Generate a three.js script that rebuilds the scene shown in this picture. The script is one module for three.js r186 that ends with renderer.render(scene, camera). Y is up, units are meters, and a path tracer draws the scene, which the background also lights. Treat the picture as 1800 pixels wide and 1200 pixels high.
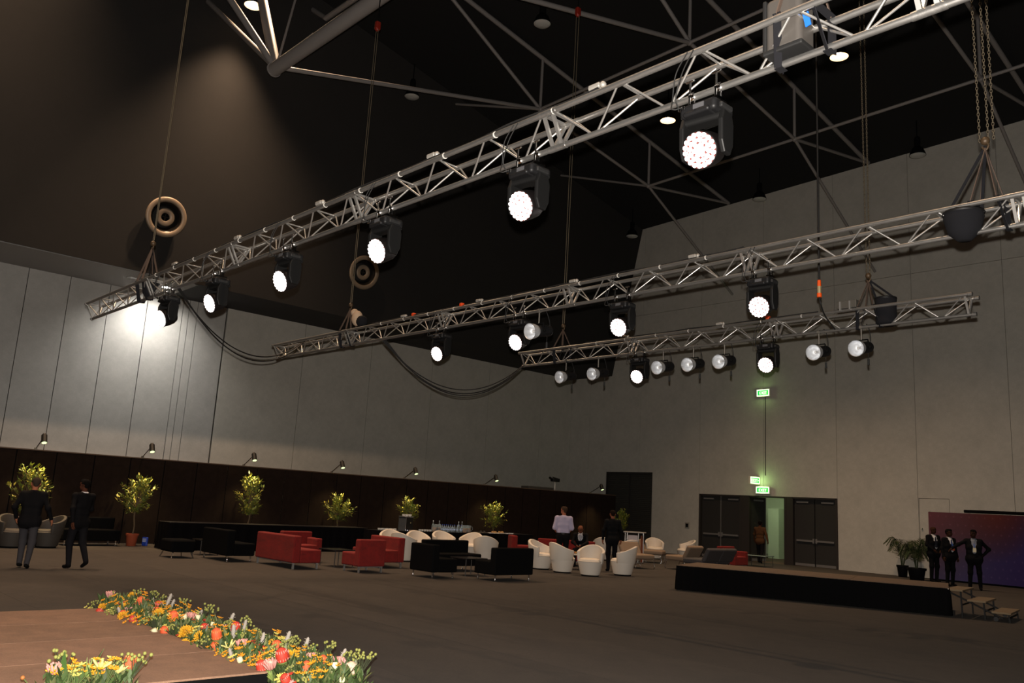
import * as THREE from 'three';
import { RoundedBoxGeometry } from 'three/addons/geometries/RoundedBoxGeometry.js';
import { mergeGeometries } from 'three/addons/utils/BufferGeometryUtils.js';

// ---------- camera, flash, exposure ----------
const scene = new THREE.Scene();
scene.background = new THREE.Color(0x000000);
const YAW = 47.42, PITCH = 10.97, ROLL = 3.32, FOCAL = 1492, EYE = 1.7, RAD = Math.PI / 180;
const camera = new THREE.PerspectiveCamera(2 * Math.atan(600 / FOCAL) / RAD, 1.5, 0.1, 120);
camera.position.set(0, EYE, 0);
camera.rotation.order = 'YXZ';
camera.rotation.set(PITCH * RAD, YAW * RAD, ROLL * RAD);
camera.updateMatrixWorld(true);
const renderer = new THREE.WebGLRenderer({ antialias: true });
renderer.toneMapping = THREE.LinearToneMapping;
renderer.toneMappingExposure = 1.0;
renderer.shadowMap.enabled = true;

const V = (x, y, z) => new THREE.Vector3(x, y, z);
const spotLight = (color, cd, at, to, angleDeg, penumbra, radius = 1) => {
  const l = new THREE.SpotLight(color, cd, 0, angleDeg * RAD, penumbra, 2);
  l.position.copy(at); l.target.position.copy(to); l.target.updateMatrixWorld();
  l.castShadow = true; l.shadow.radius = radius; l.shadow.mapSize.set(512, 512); scene.add(l); return l;
};
// the photographer's flash, 12 cm above the lens
const camUp = V(0, 1, 0).applyQuaternion(camera.quaternion), camFwd = V(0, 0, -1).applyQuaternion(camera.quaternion);
const flashAt = camera.position.clone().addScaledVector(camUp, 0.13);
spotLight(0xfff6ec, 540, flashAt, flashAt.clone().addScaledVector(camFwd, 5), 52, 0.25, 1);
const HIGHBAY_CD = 345, HIGHBAY_COLOR = 0xffd6ae, LED_CD = 7, ARM_CD = 15;

// ---------- helpers ----------
const ray = (px, py) => V((px - 900) / FOCAL, -(py - 600) / FOCAL, -1).applyQuaternion(camera.quaternion);
const onPlane = (px, py, axis, val) => { const d = ray(px, py); const t = (val - camera.position[axis]) / d[axis]; return camera.position.clone().addScaledVector(d, t); };
const onFloor = (px, py, h = 0) => onPlane(px, py, 'y', h);
const face = deg => (YAW + deg) * RAD;         // 0: turned to the photographer, 90: to the photograph's right
function rng(seed) { let s = seed >>> 0; return () => { s = (s + 0x6D2B79F5) | 0; let t = Math.imul(s ^ (s >>> 15), 1 | s); t = (t + Math.imul(t ^ (t >>> 7), 61 | t)) ^ t; return ((t ^ (t >>> 14)) >>> 0) / 4294967296; }; }
const lin = hex => { const c = new THREE.Color(hex); return [c.r, c.g, c.b]; };

const matCache = new Map();
function mat(color, roughness = 0.8, metalness = 0, extra = {}) {
  const key = [color, roughness, metalness, JSON.stringify(Object.keys(extra).filter(k => !extra[k]?.isTexture).map(k => [k, extra[k]]))].join('|');
  const hasTex = Object.values(extra).some(v => v && v.isTexture);
  if (!hasTex && matCache.has(key)) return matCache.get(key);
  const m = new THREE.MeshStandardMaterial({ color, roughness, metalness, ...extra });
  if (!hasTex) matCache.set(key, m);
  return m;
}
function noiseTexture(size, seed, octaves, lo, hi, tint = [1, 1, 1], grain = 0) {
  const r = rng(seed), data = new Uint8Array(size * size * 4), acc = new Float32Array(size * size);
  let amp = 1, total = 0;
  for (const cells of octaves) {
    const g = Float32Array.from({ length: cells * cells }, () => r());
    for (let y = 0; y < size; y++) for (let x = 0; x < size; x++) {
      const fx = x / size * cells, fy = y / size * cells, x0 = Math.floor(fx), y0 = Math.floor(fy);
      let u = fx - x0, v = fy - y0; u = u * u * (3 - 2 * u); v = v * v * (3 - 2 * v);
      const a = g[(y0 % cells) * cells + x0 % cells], b = g[(y0 % cells) * cells + (x0 + 1) % cells], c = g[((y0 + 1) % cells) * cells + x0 % cells], d = g[((y0 + 1) % cells) * cells + (x0 + 1) % cells];
      acc[y * size + x] += amp * (a * (1 - u) * (1 - v) + b * u * (1 - v) + c * (1 - u) * v + d * u * v);
    }
    total += amp; amp *= 0.75;
  }
  for (let i = 0; i < size * size; i++) {
    const n = lo + (hi - lo) * acc[i] / total + (r() - 0.5) * grain;
    for (let k = 0; k < 3; k++) data[i * 4 + k] = Math.max(0, Math.min(255, n * tint[k]));
    data[i * 4 + 3] = 255;
  }
  const t = new THREE.DataTexture(data, size, size);
  t.wrapS = t.wrapT = THREE.RepeatWrapping; t.magFilter = THREE.LinearFilter; t.minFilter = THREE.LinearMipmapLinearFilter; t.generateMipmaps = true;
  t.colorSpace = THREE.SRGBColorSpace; t.needsUpdate = true; return t;
}
const used = new Map();
const numbered = n => { const k = used.get(n) || 0; used.set(n, k + 1); return k ? n + '_' + String(k).padStart(3, '0') : n; };
function thing(name, label, category, pos = V(0, 0, 0), turn = 0, group) {
  const o = new THREE.Group(); o.name = numbered(name); o.position.copy(pos); o.rotation.y = turn;
  o.userData = { label, category }; if (group) o.userData.group = group;
  scene.add(o); return o;
}
function part(name, geo, m, parent, label) {
  const g = Array.isArray(geo) ? join(geo) : geo;
  const o = new THREE.Mesh(g, m); o.name = name; o.castShadow = o.receiveShadow = true;
  if (label) o.userData.label = label;
  parent.add(o); return o;
}
function solo(name, geo, m, label, category, group, pos) {
  const o = part(numbered(name), geo, m, scene); o.userData = { label, category }; if (group) o.userData.group = group;
  if (pos) o.position.copy(pos); return o;
}
function struct(name, geo, m, label) {
  const o = part(name, geo, m, scene); o.userData = { kind: 'structure', label: label || name.replace(/_/g, ' '), category: name.split('_')[0] }; return o;
}
function structGroup(name, label) { const o = new THREE.Group(); o.name = name; o.userData = { kind: 'structure', label, category: name.split('_')[0] }; scene.add(o); return o; }
function copy(root, pos, turn, label, group) {
  const c = root.clone(); c.name = numbered(root.name.replace(/_\d{3}$/, '')); c.userData = { ...root.userData };
  if (pos) c.position.copy(pos); if (turn !== undefined) c.rotation.y = turn; if (label) c.userData.label = label; if (group) c.userData.group = group;
  scene.add(c); return c;
}
function join(list) {
  const idx = list.every(g => g.index), ready = list.map(g => { const n = idx || !g.index ? g : g.toNonIndexed(); return n; });
  const names = ['position', 'normal', 'uv'].filter(n => ready.every(g => g.attributes[n]));
  if (ready.every(g => g.attributes.color)) names.push('color');
  for (const g of ready) for (const k of Object.keys(g.attributes)) if (!names.includes(k)) g.deleteAttribute(k);
  return mergeGeometries(ready);
}
const box = (w, h, d, x = 0, y = 0, z = 0, ry = 0, rx = 0, rz = 0) => { const g = new THREE.BoxGeometry(w, h, d); if (rx) g.rotateX(rx); if (rz) g.rotateZ(rz); if (ry) g.rotateY(ry); return g.translate(x, y, z); };
const rbox = (w, h, d, r, x = 0, y = 0, z = 0, seg = 2) => new RoundedBoxGeometry(w, h, d, seg, Math.min(r, w / 2.01, h / 2.01, d / 2.01)).translate(x, y, z);
const span = (x0, x1, y0, y1, z0, z1) => box(x1 - x0, y1 - y0, z1 - z0, (x0 + x1) / 2, (y0 + y1) / 2, (z0 + z1) / 2);
const UPV = V(0, 1, 0);
function rod(a, b, r, seg = 8, r2 = r) {
  const d = b.clone().sub(a), g = new THREE.CylinderGeometry(r2, r, d.length(), seg, 1);
  g.applyQuaternion(new THREE.Quaternion().setFromUnitVectors(UPV, d.normalize()));
  return g.translate((a.x + b.x) / 2, (a.y + b.y) / 2, (a.z + b.z) / 2);
}
function bar(a, b, w, h, roll = 0) {   // square section
  const d = b.clone().sub(a), g = new THREE.BoxGeometry(w, d.length(), h); if (roll) g.rotateY(roll);
  g.applyQuaternion(new THREE.Quaternion().setFromUnitVectors(UPV, d.normalize()));
  return g.translate((a.x + b.x) / 2, (a.y + b.y) / 2, (a.z + b.z) / 2);
}
const cyl = (r1, r2, h, seg, x = 0, y = 0, z = 0) => new THREE.CylinderGeometry(r1, r2, h, seg).translate(x, y, z);
const ball = (r, x = 0, y = 0, z = 0, w = 12, h = 8) => new THREE.SphereGeometry(r, w, h).translate(x, y, z);
const lathe = (pts, seg = 24) => new THREE.LatheGeometry(pts.map(p => new THREE.Vector2(p[0], p[1])), seg);
const tube = (pts, r, n = 24, seg = 6) => new THREE.TubeGeometry(new THREE.CatmullRomCurve3(pts), n, r, seg, false);
function sag(a, b, drop, n = 8) { const o = []; for (let i = 0; i <= n; i++) { const t = i / n, p = a.clone().lerp(b, t); p.y -= drop * 4 * t * (1 - t); o.push(p); } return o; }
function paint(g, fn) { const p = g.attributes.position, c = new Float32Array(p.count * 3); for (let i = 0; i < p.count; i++) { const v = fn(p.getX(i), p.getY(i), p.getZ(i), i); c.set(v, i * 3); } g.setAttribute('color', new THREE.BufferAttribute(c, 3)); return g; }
function worldUV(g, s = 1) {
  const n = g.index ? g.toNonIndexed() : g, p = n.attributes.position, m = n.attributes.normal, uv = new Float32Array(p.count * 2);
  for (let i = 0; i < p.count; i++) {
    const ax = Math.abs(m.getX(i)), ay = Math.abs(m.getY(i)), az = Math.abs(m.getZ(i));
    const [u, v] = ay > ax && ay > az ? [p.getX(i), p.getZ(i)] : ax > az ? [p.getZ(i), p.getY(i)] : [p.getX(i), p.getY(i)];
    uv[i * 2] = u / s; uv[i * 2 + 1] = v / s;
  }
  n.setAttribute('uv', new THREE.BufferAttribute(uv, 2)); return n;
}

// ---------- materials ----------
const wallTex = noiseTexture(256, 5, [4, 16, 64], 225, 252, [1, 0.995, 0.985], 8);
const dull = (color, roughness = 0.85, spec = 0.15) => new THREE.MeshPhysicalMaterial({ color, roughness, specularIntensity: spec });
const M = {
  wall: new THREE.MeshStandardMaterial({ color: 0xc3c0b8, roughness: 0.75, map: wallTex }),
  panelGrey: new THREE.MeshStandardMaterial({ color: 0xbdbcb9, roughness: 0.6, map: wallTex }),
  backing: mat(0x3a3835, 0.9),
  charcoal: new THREE.MeshStandardMaterial({ color: 0x232120, roughness: 0.9, map: wallTex }),
  ceiling: mat(0x0d0d0d, 0.95),
  steel: mat(0x8a8582, 0.55, 0.1),
  alu: mat(0xb8b8b6, 0.36, 0.9),
  aluDull: mat(0xa6a6a4, 0.5, 0.8),
  chrome: mat(0xe6e6e6, 0.14, 1),
  blackPlastic: dull(0x131314, 0.5, 0.5),
  blackMatte: dull(0x0c0c0c, 0.9),
  webbing: dull(0x17171a, 0.95, 0.3),
  rubber: mat(0x0c0c0c, 0.7),
  doorGrey: mat(0x262422, 0.7),
  frameGrey: mat(0x2b2523, 0.6),
  doorMetal: mat(0x8a8786, 0.45, 0.5),
  red: mat(0xa3140f, 0.9),
  white: mat(0xd8d2c8, 0.55),
  black: mat(0x08080a, 0.75),
};
// ---------- the hall ----------
const DZ = -32.8, WX = -30.75, SOFFIT = 8.5;
const ceilY = (x, z) => 15.98 + 0.034 * (x + 26.4) + 0.163 * (z - DZ);
{ // floor: dark carpet laid in rolls
  const carpet = noiseTexture(512, 11, [8, 64, 256], 190, 250, [1, 0.96, 0.92], 46); 
  const tones = [0x3f3b37, 0x3d3935, 0x413d39].map(color => new THREE.MeshStandardMaterial({ color, roughness: 1, map: carpet }));
  const o = structGroup('floor', 'dark grey brown carpet floor of the hall'), W = 1.83;
  for (let k = 0; DZ + k * W < 14; k++) { const z0 = DZ + k * W, z1 = Math.min(14, z0 + W - 0.004); part('carpet_roll', worldUV(span(-30.75, 14.5, -0.005, 0, z0, z1), 1.6), tones[(k * 2 + (k >> 2)) % 3], o); }
  part('slab', span(-30.75, 14.5, -0.3, -0.005, DZ, 14), M.backing, o);
}
{ // left wall: sliding panels of 1.3 m, then fixed sheets of 3.4 m
  const w = structGroup('wall_left', 'pale grey wall of tall vertical panels below the dark bulkhead');
  part('wall_core', span(WX - 0.4, WX - 0.05, 0, SOFFIT + 0.4, DZ - 0.3, 14), M.backing, w);
  const joints = [2.5, 1.2, -0.1, -1.4, -2.7, -4.0, -5.29, -6.58, -7.86, -9.15, -10.46, -11.74, -11.97, -12.28, -13.4];
  const panelShape = (a, b, proud) => worldUV(span(WX - 0.05, WX + proud, 0, SOFFIT, b + 0.012, a - 0.012), 2.2);
  part('panel', panelShape(14, 2.5, 0), M.panelGrey, w);
  for (let i = 0; i < joints.length - 1; i++) part('panel', panelShape(joints[i], joints[i + 1], i > 10 ? 0.015 : 0), M.panelGrey, w);
  const sheets = [-13.44, -16.8, -20.05, -23.4, -26.9, -30.5, DZ];
  for (let i = 0; i < sheets.length - 1; i++) part('panel', panelShape(sheets[i], sheets[i + 1], 0.02), M.wall, w);
}
{ // far wall with its openings
  const w = structGroup('wall_right', 'warm grey far wall of tall sheets with exit doors');
  const X = [WX, -29.4, -26.1, -22.64, -19.4, -16.13, -13.02, -9.8, -6.5, -3.2, 0.1, 3.4, 6.7, 10, 14.5];
  const holes = [[-28.16, -25.28, 0, 3.67], [-22.62, -16.13, 0, 2.74], [-13.0, -11.93, 0, 2.86]];
  const cut = (x0, x1, y0, y1, list) => {
    let rects = [[x0, x1, y0, y1]];
    for (const [a, b, c, d] of list) rects = rects.flatMap(([p, q, s, t]) => {
      if (b <= p || a >= q || d <= s || c >= t) return [[p, q, s, t]];
      const o = []; if (a > p) o.push([p, a, s, t]); if (b < q) o.push([b, q, s, t]);
      if (d < t) o.push([Math.max(a, p), Math.min(b, q), d, t]); return o;
    });
    return rects;
  };
  for (let i = 0; i < X.length - 1; i++) for (const [y0, y1] of [[0, 11.45], [11.465, 20]]) {
    const rs = cut(X[i] + 0.007, X[i + 1] - 0.007, y0, y1 > 12 ? ceilY(X[i], DZ) + 0.6 : y1, holes);
    part('panel', join(rs.map(([a, b, c, d]) => worldUV(span(a, b, c, d, DZ - 0.05, DZ), 2.2))), M.wall, w);
  }
  const core = cut(WX - 0.4, 14.5, 0, 18, [holes[0], holes[1], holes[2]]);
  part('wall_core', join(core.map(([a, b, c, d]) => span(a, b, c, d, DZ - 0.35, DZ - 0.05))), M.backing, w);
}
struct('wall_back', span(WX - 0.4, 14.5, 0, 27, 14, 14.3), mat(0x6b6864, 0.9), 'plain grey wall behind the photographer');
struct('wall_side', span(14.5, 14.8, 0, 27, DZ - 0.4, 14.3), mat(0x6b6864, 0.9), 'plain grey wall opposite the bulkhead');
{ // sloping dark bulkhead over the left wall
  const xb = -28.0, slope = 0.228, top = 26;
  const s = new THREE.Shape([[WX - 0.4, SOFFIT], [xb, SOFFIT], [xb + slope * (top - SOFFIT), top], [WX - 0.4, top]].map(p => new THREE.Vector2(...p)));
  const g = new THREE.ExtrudeGeometry(s, { depth: 14 - DZ, bevelEnabled: false }).translate(0, 0, DZ);
  struct('wall_bulkhead', worldUV(g, 3), M.charcoal, 'dark charcoal sloping bulkhead above the left wall');
}
{ // black roof deck
  const P = [], x0 = WX - 0.4, x1 = 14.8, z0 = DZ - 0.4, z1 = 14.3;
  const g = new THREE.BoxGeometry(1, 1, 1), p = g.attributes.position;
  for (let i = 0; i < p.count; i++) { const x = p.getX(i) < 0 ? x0 : x1, z = p.getZ(i) < 0 ? z0 : z1; p.setXYZ(i, x, ceilY(x, z) + (p.getY(i) > 0 ? 0.3 : 0), z); }
  g.computeVertexNormals(); struct('ceiling', g, M.ceiling, 'black sloping roof deck');
}
struct('trim_1', span(WX, -28.03, SOFFIT - 0.03, SOFFIT + 0.01, -11.1, 14), mat(0x8d8b89, 0.8), 'mid grey soffit board above the sliding wall panels');
// soffit downlight that washes the sliding panels, and its unlit twin further out
function downlight(p, lit, label) {
  const t = thing('recessed_downlight', label, 'downlight', p, 0);
  part('trim_ring', lathe([[0.17, 0.02], [0.2, -0.012], [0.15, -0.012], [0.145, 0.02]], 24), mat(0x8f8b86, 0.5), t);
  part('reflector', lathe([[0.145, -0.005], [0.1, 0.0], [0.06, 0.004], [0, 0.005]], 20), lit ? new THREE.MeshStandardMaterial({ color: 0xffffff, emissive: 0xffffff, emissiveIntensity: 8 }) : mat(0x555250, 0.3, 0.8), t);
}
downlight(V(-28.98, SOFFIT - 0.036, -9.26), false, 'unlit round downlight set in the bulkhead soffit');
downlight(V(-29.3, SOFFIT - 0.036, -10.5), true, 'lit round downlight washing the sliding wall panels');
spotLight(0xfffaf2, 56, V(-29.3, SOFFIT - 0.08, -10.5), V(-30.9, 5.4, -10.6), 66, 0.85, 6);
// jet air diffusers on the bulkhead
function airDiffuser(z, y, label, ring) {
  const x = -28.0 + 0.228 * (y - SOFFIT), t = thing('air_diffuser', label, 'air vent', V(x, y, z), 0, 'round jet diffusers on the bulkhead');
  const tilt = g => g.rotateZ(-Math.PI / 2).rotateZ(-Math.atan(0.228) ).rotateZ(0.0);
  const m = ring, mi = mat(0x3d3833, 0.25, 0.6);
  part('drum', tilt(lathe([[0.5, -0.1], [0.5, 0.3], [0.47, 0.3], [0.45, -0.1]], 40)), mi, t);
  part('outer_ring', tilt(lathe([[0.5, 0.26], [0.64, 0.27], [0.66, 0.31], [0.62, 0.35], [0.52, 0.35], [0.49, 0.31], [0.5, 0.26]], 44)), m, t);
  part('bowl', tilt(lathe([[0.5, 0.32], [0.44, 0.24], [0.4, 0.1], [0.34, 0.0], [0.2, -0.04], [0, -0.05]], 40)), mi, t);
  part('nozzle_ring', tilt(lathe([[0.13, 0.2], [0.15, 0.26], [0.27, 0.26], [0.3, 0.22], [0.28, 0.16], [0.18, 0.0], [0.13, 0.2]], 32)), m, t);
  part('nozzle', tilt(lathe([[0.14, 0.22], [0.11, 0.08], [0.0, 0.06]], 24)), M.blackMatte, t);
  part('vane', tilt(box(0.27, 0.02, 0.03, 0, 0.2, 0)), mi, t); part('vane', tilt(box(0.03, 0.02, 0.27, 0, 0.2, 0)), mi, t);
  return t;
}
airDiffuser(-9.48, 10.36, 'round tan air diffuser on the bulkhead above the sliding panels', mat(0x8a7a68, 0.45, 0.25));
airDiffuser(-17.15, 10.28, 'dim round air diffuser on the bulkhead behind the second truss', mat(0x8a7a68, 0.45, 0.25));

// ---------- doors in the far wall ----------
function leaf(parent, w, h, handleSide, dir = 1) {       // hinge edge at x = 0, extends to +x * dir
  const l = part('door_leaf', span(Math.min(0, dir * w), Math.max(0, dir * w), 0.02, h, -0.025, 0.025), M.doorGrey, parent);
  part('edge_strip', span(dir * w - 0.03, dir * w + 0.0, 0.02, h, -0.028, 0.03), M.doorMetal, l);
  part('panic_bar', [span(Math.min(0.1 * dir, dir * (w - 0.06)), Math.max(0.1 * dir, dir * (w - 0.06)), 0.98, 1.05, 0.04, 0.085)], M.doorMetal, l);
  part('latch', [box(0.07, 0.18, 0.07, dir * (w - 0.06), 1.02, 0.055)], M.doorMetal, l);
  part('kick_plate', span(Math.min(0, dir * w) + 0.02, Math.max(0, dir * w) - 0.02, 0.02, 0.12, 0.025, 0.03), M.doorMetal, l);
  part('closer', [span(Math.min(0.1 * dir, 0.62 * dir), Math.max(0.1 * dir, 0.62 * dir), h - 0.16, h - 0.1, 0.025, 0.07)], M.doorMetal, l);
  return l;
}
{
  const zf = DZ - 0.12, h = 2.68;
  const frame = (name, label, x0, x1) => {
    const d = structGroup(name, label);
    part('frame', [span(x0 - 0.05, x0 + 0.03, 0, 2.74, DZ - 0.3, DZ + 0.03), span(x1 - 0.03, x1 + 0.05, 0, 2.74, DZ - 0.3, DZ + 0.03), span(x0, x1, h, 2.74, DZ - 0.3, DZ + 0.03)], M.frameGrey, d); return d;
  };
  const put = (d, x, w, dir, turn = 0) => { const g = new THREE.Group(); g.name = 'leaf_pivot'; const l = leaf(d, w, h, 1, dir); l.position.set(x, 0, zf); l.rotation.y = turn; };
  const a = frame('door_1', 'closed pair of dark grey exit doors with panic bars, beside the grey wall switch', -22.56, -20.5);
  put(a, -22.52, 0.98, 1); put(a, -20.54, 0.98, -1);
  const b = frame('door_2', 'open pair of dark exit doors under the lit exit signs', -20.08, -18.4);
  put(b, -20.04, 0.8, 1, 74 * RAD); put(b, -18.44, 0.8, -1, -86 * RAD);
  const c = frame('door_3', 'closed pair of dark grey exit doors with panic bars, nearest the banner', -18.06, -16.18);
  put(c, -18.02, 0.9, 1); put(c, -16.22, 0.9, -1);
  part('mullion', span(-20.47, -20.13, 0, 2.74, DZ - 0.3, DZ + 0.02), M.frameGrey, a, 'dark strip between two door pairs'); part('mullion', span(-18.35, -18.11, 0, 2.74, DZ - 0.3, DZ + 0.02), M.frameGrey, b);
  const d = structGroup('door_4', 'flush pale service door beside the palms');
  part('door_leaf', worldUV(span(-12.985, -11.945, 0.015, 2.845, DZ - 0.06, DZ - 0.008), 2.2), M.wall, d); part('knob', ball(0.03, -12.9, 1.75, DZ + 0.02), M.chrome, d);
  // roller shutter with a centre guide
  const s = structGroup('door_5', 'tall dark slatted roller shutter behind the lectern');
  const slat = new THREE.BoxGeometry(1.4, 0.088, 0.03), sm = mat(0x34332f, 0.55, 0.2);
  for (const cx of [-27.44, -26.0]) for (let k = 0; k < 40; k++) { const o = part('slat', slat, sm, s); o.position.set(cx, 0.045 + k * 0.0915, DZ - 0.12); o.rotation.x = -0.12; }
  part('guide', [span(-28.16, -28.12, 0, 3.67, DZ - 0.2, DZ + 0.0), span(-25.32, -25.28, 0, 3.67, DZ - 0.2, DZ), span(-26.75, -26.69, 0, 3.67, DZ - 0.15, DZ - 0.06)], M.doorGrey, s);
  part('head_box', span(-28.14, -25.3, 3.6, 3.67, DZ - 0.3, DZ), M.doorGrey, s);
}
{ // corridor seen through the open doors
  const g = structGroup('wall_corridor', 'pale green lit corridor beyond the open exit doors');
  const cw = mat(0xc3cfae, 0.8);
  part('end_wall', span(-26.5, -12.5, 0, 3.2, -38.4, -38.2), cw, g);
  part('near_return', span(-22.9, -22.7, 0, 3.2, -38.2, -33.15), cw, g); part('far_return', span(-21.75, -21.2, 0, 2.3, -38.2, -37.2), cw, g);
  part('side_wall', span(-15.9, -15.7, 0, 3.2, -38.2, -33.15), cw, g);
  part('lid', span(-23, -15.6, 3.2, 3.35, -38.4, -33.15), mat(0xc9ccc0, 0.9), g);
  part('skirting', span(-22.7, -15.9, 0, 0.16, -38.2, -38.17), mat(0x9aa28c, 0.7), g);
  part('corridor_floor', span(-23, -15.6, -0.2, 0.0, -38.4, DZ), mat(0x5a4134, 1), g);
  const t = thing('corridor_lamp', 'fluorescent panel on the corridor ceiling beyond the doors', 'ceiling lamp', V(-20.4, 3.19, -35.6));
  part('diffuser', box(1.2, 0.03, 0.3, 0, -0.015, 0), new THREE.MeshStandardMaterial({ color: 0xffffff, emissive: 0xeaffd8, emissiveIntensity: 2 }), t); part('housing', box(1.26, 0.02, 0.36, 0, 0.0, 0), M.doorMetal, t);
  const l = new THREE.PointLight(0xeaffd6, 3.2); l.position.set(-20.4, 3.05, -35.6); l.shadow.radius = 10; l.castShadow = true; scene.add(l);
}
// ---------- exit signs ----------
function exitTexture(arrow) {
  const c = document.createElement('canvas'); c.width = 512; c.height = 256; const x = c.getContext('2d');
  x.fillStyle = '#f2ffdc'; x.fillRect(0, 0, 512, 256); x.fillStyle = '#00b83c'; x.fillRect(38, 38, 436, 180);
  x.fillStyle = '#f4ffe0'; x.font = 'bold 150px sans-serif'; x.textAlign = 'center'; x.textBaseline = 'middle'; x.fillText('EXIT', arrow ? 215 : 256, 134);
  if (arrow) { x.beginPath(); x.moveTo(395, 70); x.lineTo(455, 128); x.lineTo(395, 186); x.fill(); }
  const t = new THREE.CanvasTexture(c); t.colorSpace = THREE.SRGBColorSpace; return t;
}
function exitSign(p, turn, w, h, arrow, label) {
  const t = thing('exit_sign', label, 'exit sign', p, turn);
  part('case', rbox(w + 0.05, h + 0.05, 0.09, 0.015, 0, 0, -0.006), mat(0xd9d5c2, 0.5), t);
  const tex = exitTexture(arrow);
  part('lit_face', new THREE.PlaneGeometry(w, h).translate(0, 0, 0.0405), new THREE.MeshStandardMaterial({ color: 0x222222, emissive: 0xffffff, emissiveMap: tex, emissiveIntensity: 1.6, roughness: 0.4 }), t, 'green face lettered EXIT');
  const l = new THREE.PointLight(0xc8ff9a, 0.55); l.position.copy(p.clone().add(V(Math.sin(turn) * 0.16, 0, Math.cos(turn) * 0.16))); l.shadow.radius = 6; l.castShadow = true; scene.add(l);
  return t;
}
exitSign(V(-19.34, 7.13, DZ + 0.1), -0.06, 0.62, 0.29, false, 'lit green exit sign high on the far wall above a thin conduit');
exitSign(V(-19.36, 2.98, DZ + 0.1), 0, 0.62, 0.27, false, 'lit green exit sign fixed right above the open doors');
exitSign(V(-19.62, 3.37, DZ + 0.345), 84 * RAD, 0.62, 0.28, true, 'lit green exit sign with arrow projecting above the door sign');
solo('conduit', [rod(V(-19.3, 3.6, DZ + 0.012), V(-19.3, 6.95, DZ + 0.012), 0.016, 8)], mat(0x2c2a27, 0.7), 'thin dark conduit running down the far wall between exit signs', 'conduit');
{ const t = thing('wall_switch', 'small square black wall switch beside the closed doors', 'switch', V(-23.25, 1.31, DZ + 0.01)); part('plate', rbox(0.24, 0.26, 0.02, 0.006), mat(0x8d897f, 0.6), t); part('rocker', box(0.13, 0.15, 0.03, 0, 0, 0.01), M.blackMatte, t); }

// ---------- roof steel ----------
{
  const zC = -26.45, zB = -20.0, zA = -9.69;
  const TX = [-20.97, -14.4, -8.2, -1.8];
  const words = ['slender grey roof truss nearest the bulkhead', 'slender grey roof truss crossing above the bar lounge', 'slender grey roof truss above the small stage', 'slender grey roof truss farthest from the bulkhead'];
  TX.forEach((x, i) => {
    const t = thing('roof_truss', words[i] + ' under the black roof', 'roof truss', V(x, 0, 0));
    const top = z => V(0, ceilY(x, z) - 0.17, z), yC = 15.06 + i * 0.17, yB = 16.05 + i * 0.12, C = V(0, yC, zC), B = V(0, yB, zB), A = V(0, 13.4, zA);
    part('top_chord', rod(top(DZ + 0.4), top(zA), 0.085, 8), M.steel, t);
    part('tie', rod(V(0, 11.77, DZ + 0.02), C, 0.055), M.steel, t); part('tie', rod(C, B, 0.06), M.steel, t); part('tie', rod(B, A, 0.07), M.steel, t);
    part('post', rod(C, top(zC), 0.055), M.steel, t); part('post', rod(B, top(zB), 0.055), M.steel, t);
    part('diagonal', rod(C, top(DZ + 0.4), 0.06), M.steel, t); part('diagonal', rod(B, top(-14.6), 0.065), M.steel, t);
    for (const q of [C, B]) part('node', ball(0.1, q.x, q.y, q.z, 10, 6), M.steel, t);
  });
  const strut = (label, z, ys, wall) => {
    const t = thing('roof_strut', label, 'roof strut', V(0, 0, 0));
    for (let i = 0; i < 3; i++) part('tube', rod(V(TX[i], ys[i], z), V(TX[i + 1], ys[i + 1], z), 0.055), M.steel, t);
    if (wall) part('tube', rod(V(TX[0], ys[0], z), wall, 0.05), M.steel, t);
  };
  strut('thin grey strut linking the roof trusses near the far wall', zC, [15.06, 15.23, 15.4, 15.57], onPlane(985, 308, 'x', -26.15));
  strut('thin grey strut linking the roof trusses at mid span', zB, [16.05, 16.17, 16.29, 16.41], onPlane(802, 183, 'x', -25.75));
  const t = thing('roof_girder', 'heavy grey tubular girder overhead with fanned struts', 'roof girder', V(-20.97, 13.36, zA));
  const loc = p => p.clone().sub(t.position), O = V(0, 0, 0);
  part('main_tube', rod(V(-0.12, 0, 0), V(22, 0, 0), 0.19, 16), M.steel, t);
  part('end_plate', rod(V(-0.13, 0, 0), V(-0.1, 0, 0), 0.215, 16), M.steel, t);
  const up = (px, py, z, r) => part('strut', rod(O, loc(onPlane(px, py, 'z', z)).multiplyScalar(1), r, 10), M.steel, t);
  up(452, -45, zA, 0.15); up(378, -42, zA + 1.4, 0.1); up(330, -32, zA + 0.4, 0.085); up(536, -60, zA - 0.8, 0.035);
  part('strut', rod(V(0.4, 0.1, 0), loc(onPlane(553, 62, 'z', zA - 0.4)), 0.09, 8), M.steel, t); 
  part('upper_tube', rod(loc(onPlane(573, 32, 'z', -13)), loc(onPlane(760, -95, 'z', -13)), 0.1, 8), M.steel, t);
  part('strut', rod(loc(onPlane(515, -5, 'z', -13)), loc(onPlane(573, 32, 'z', -13)), 0.09, 8), M.steel, t);
}
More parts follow.
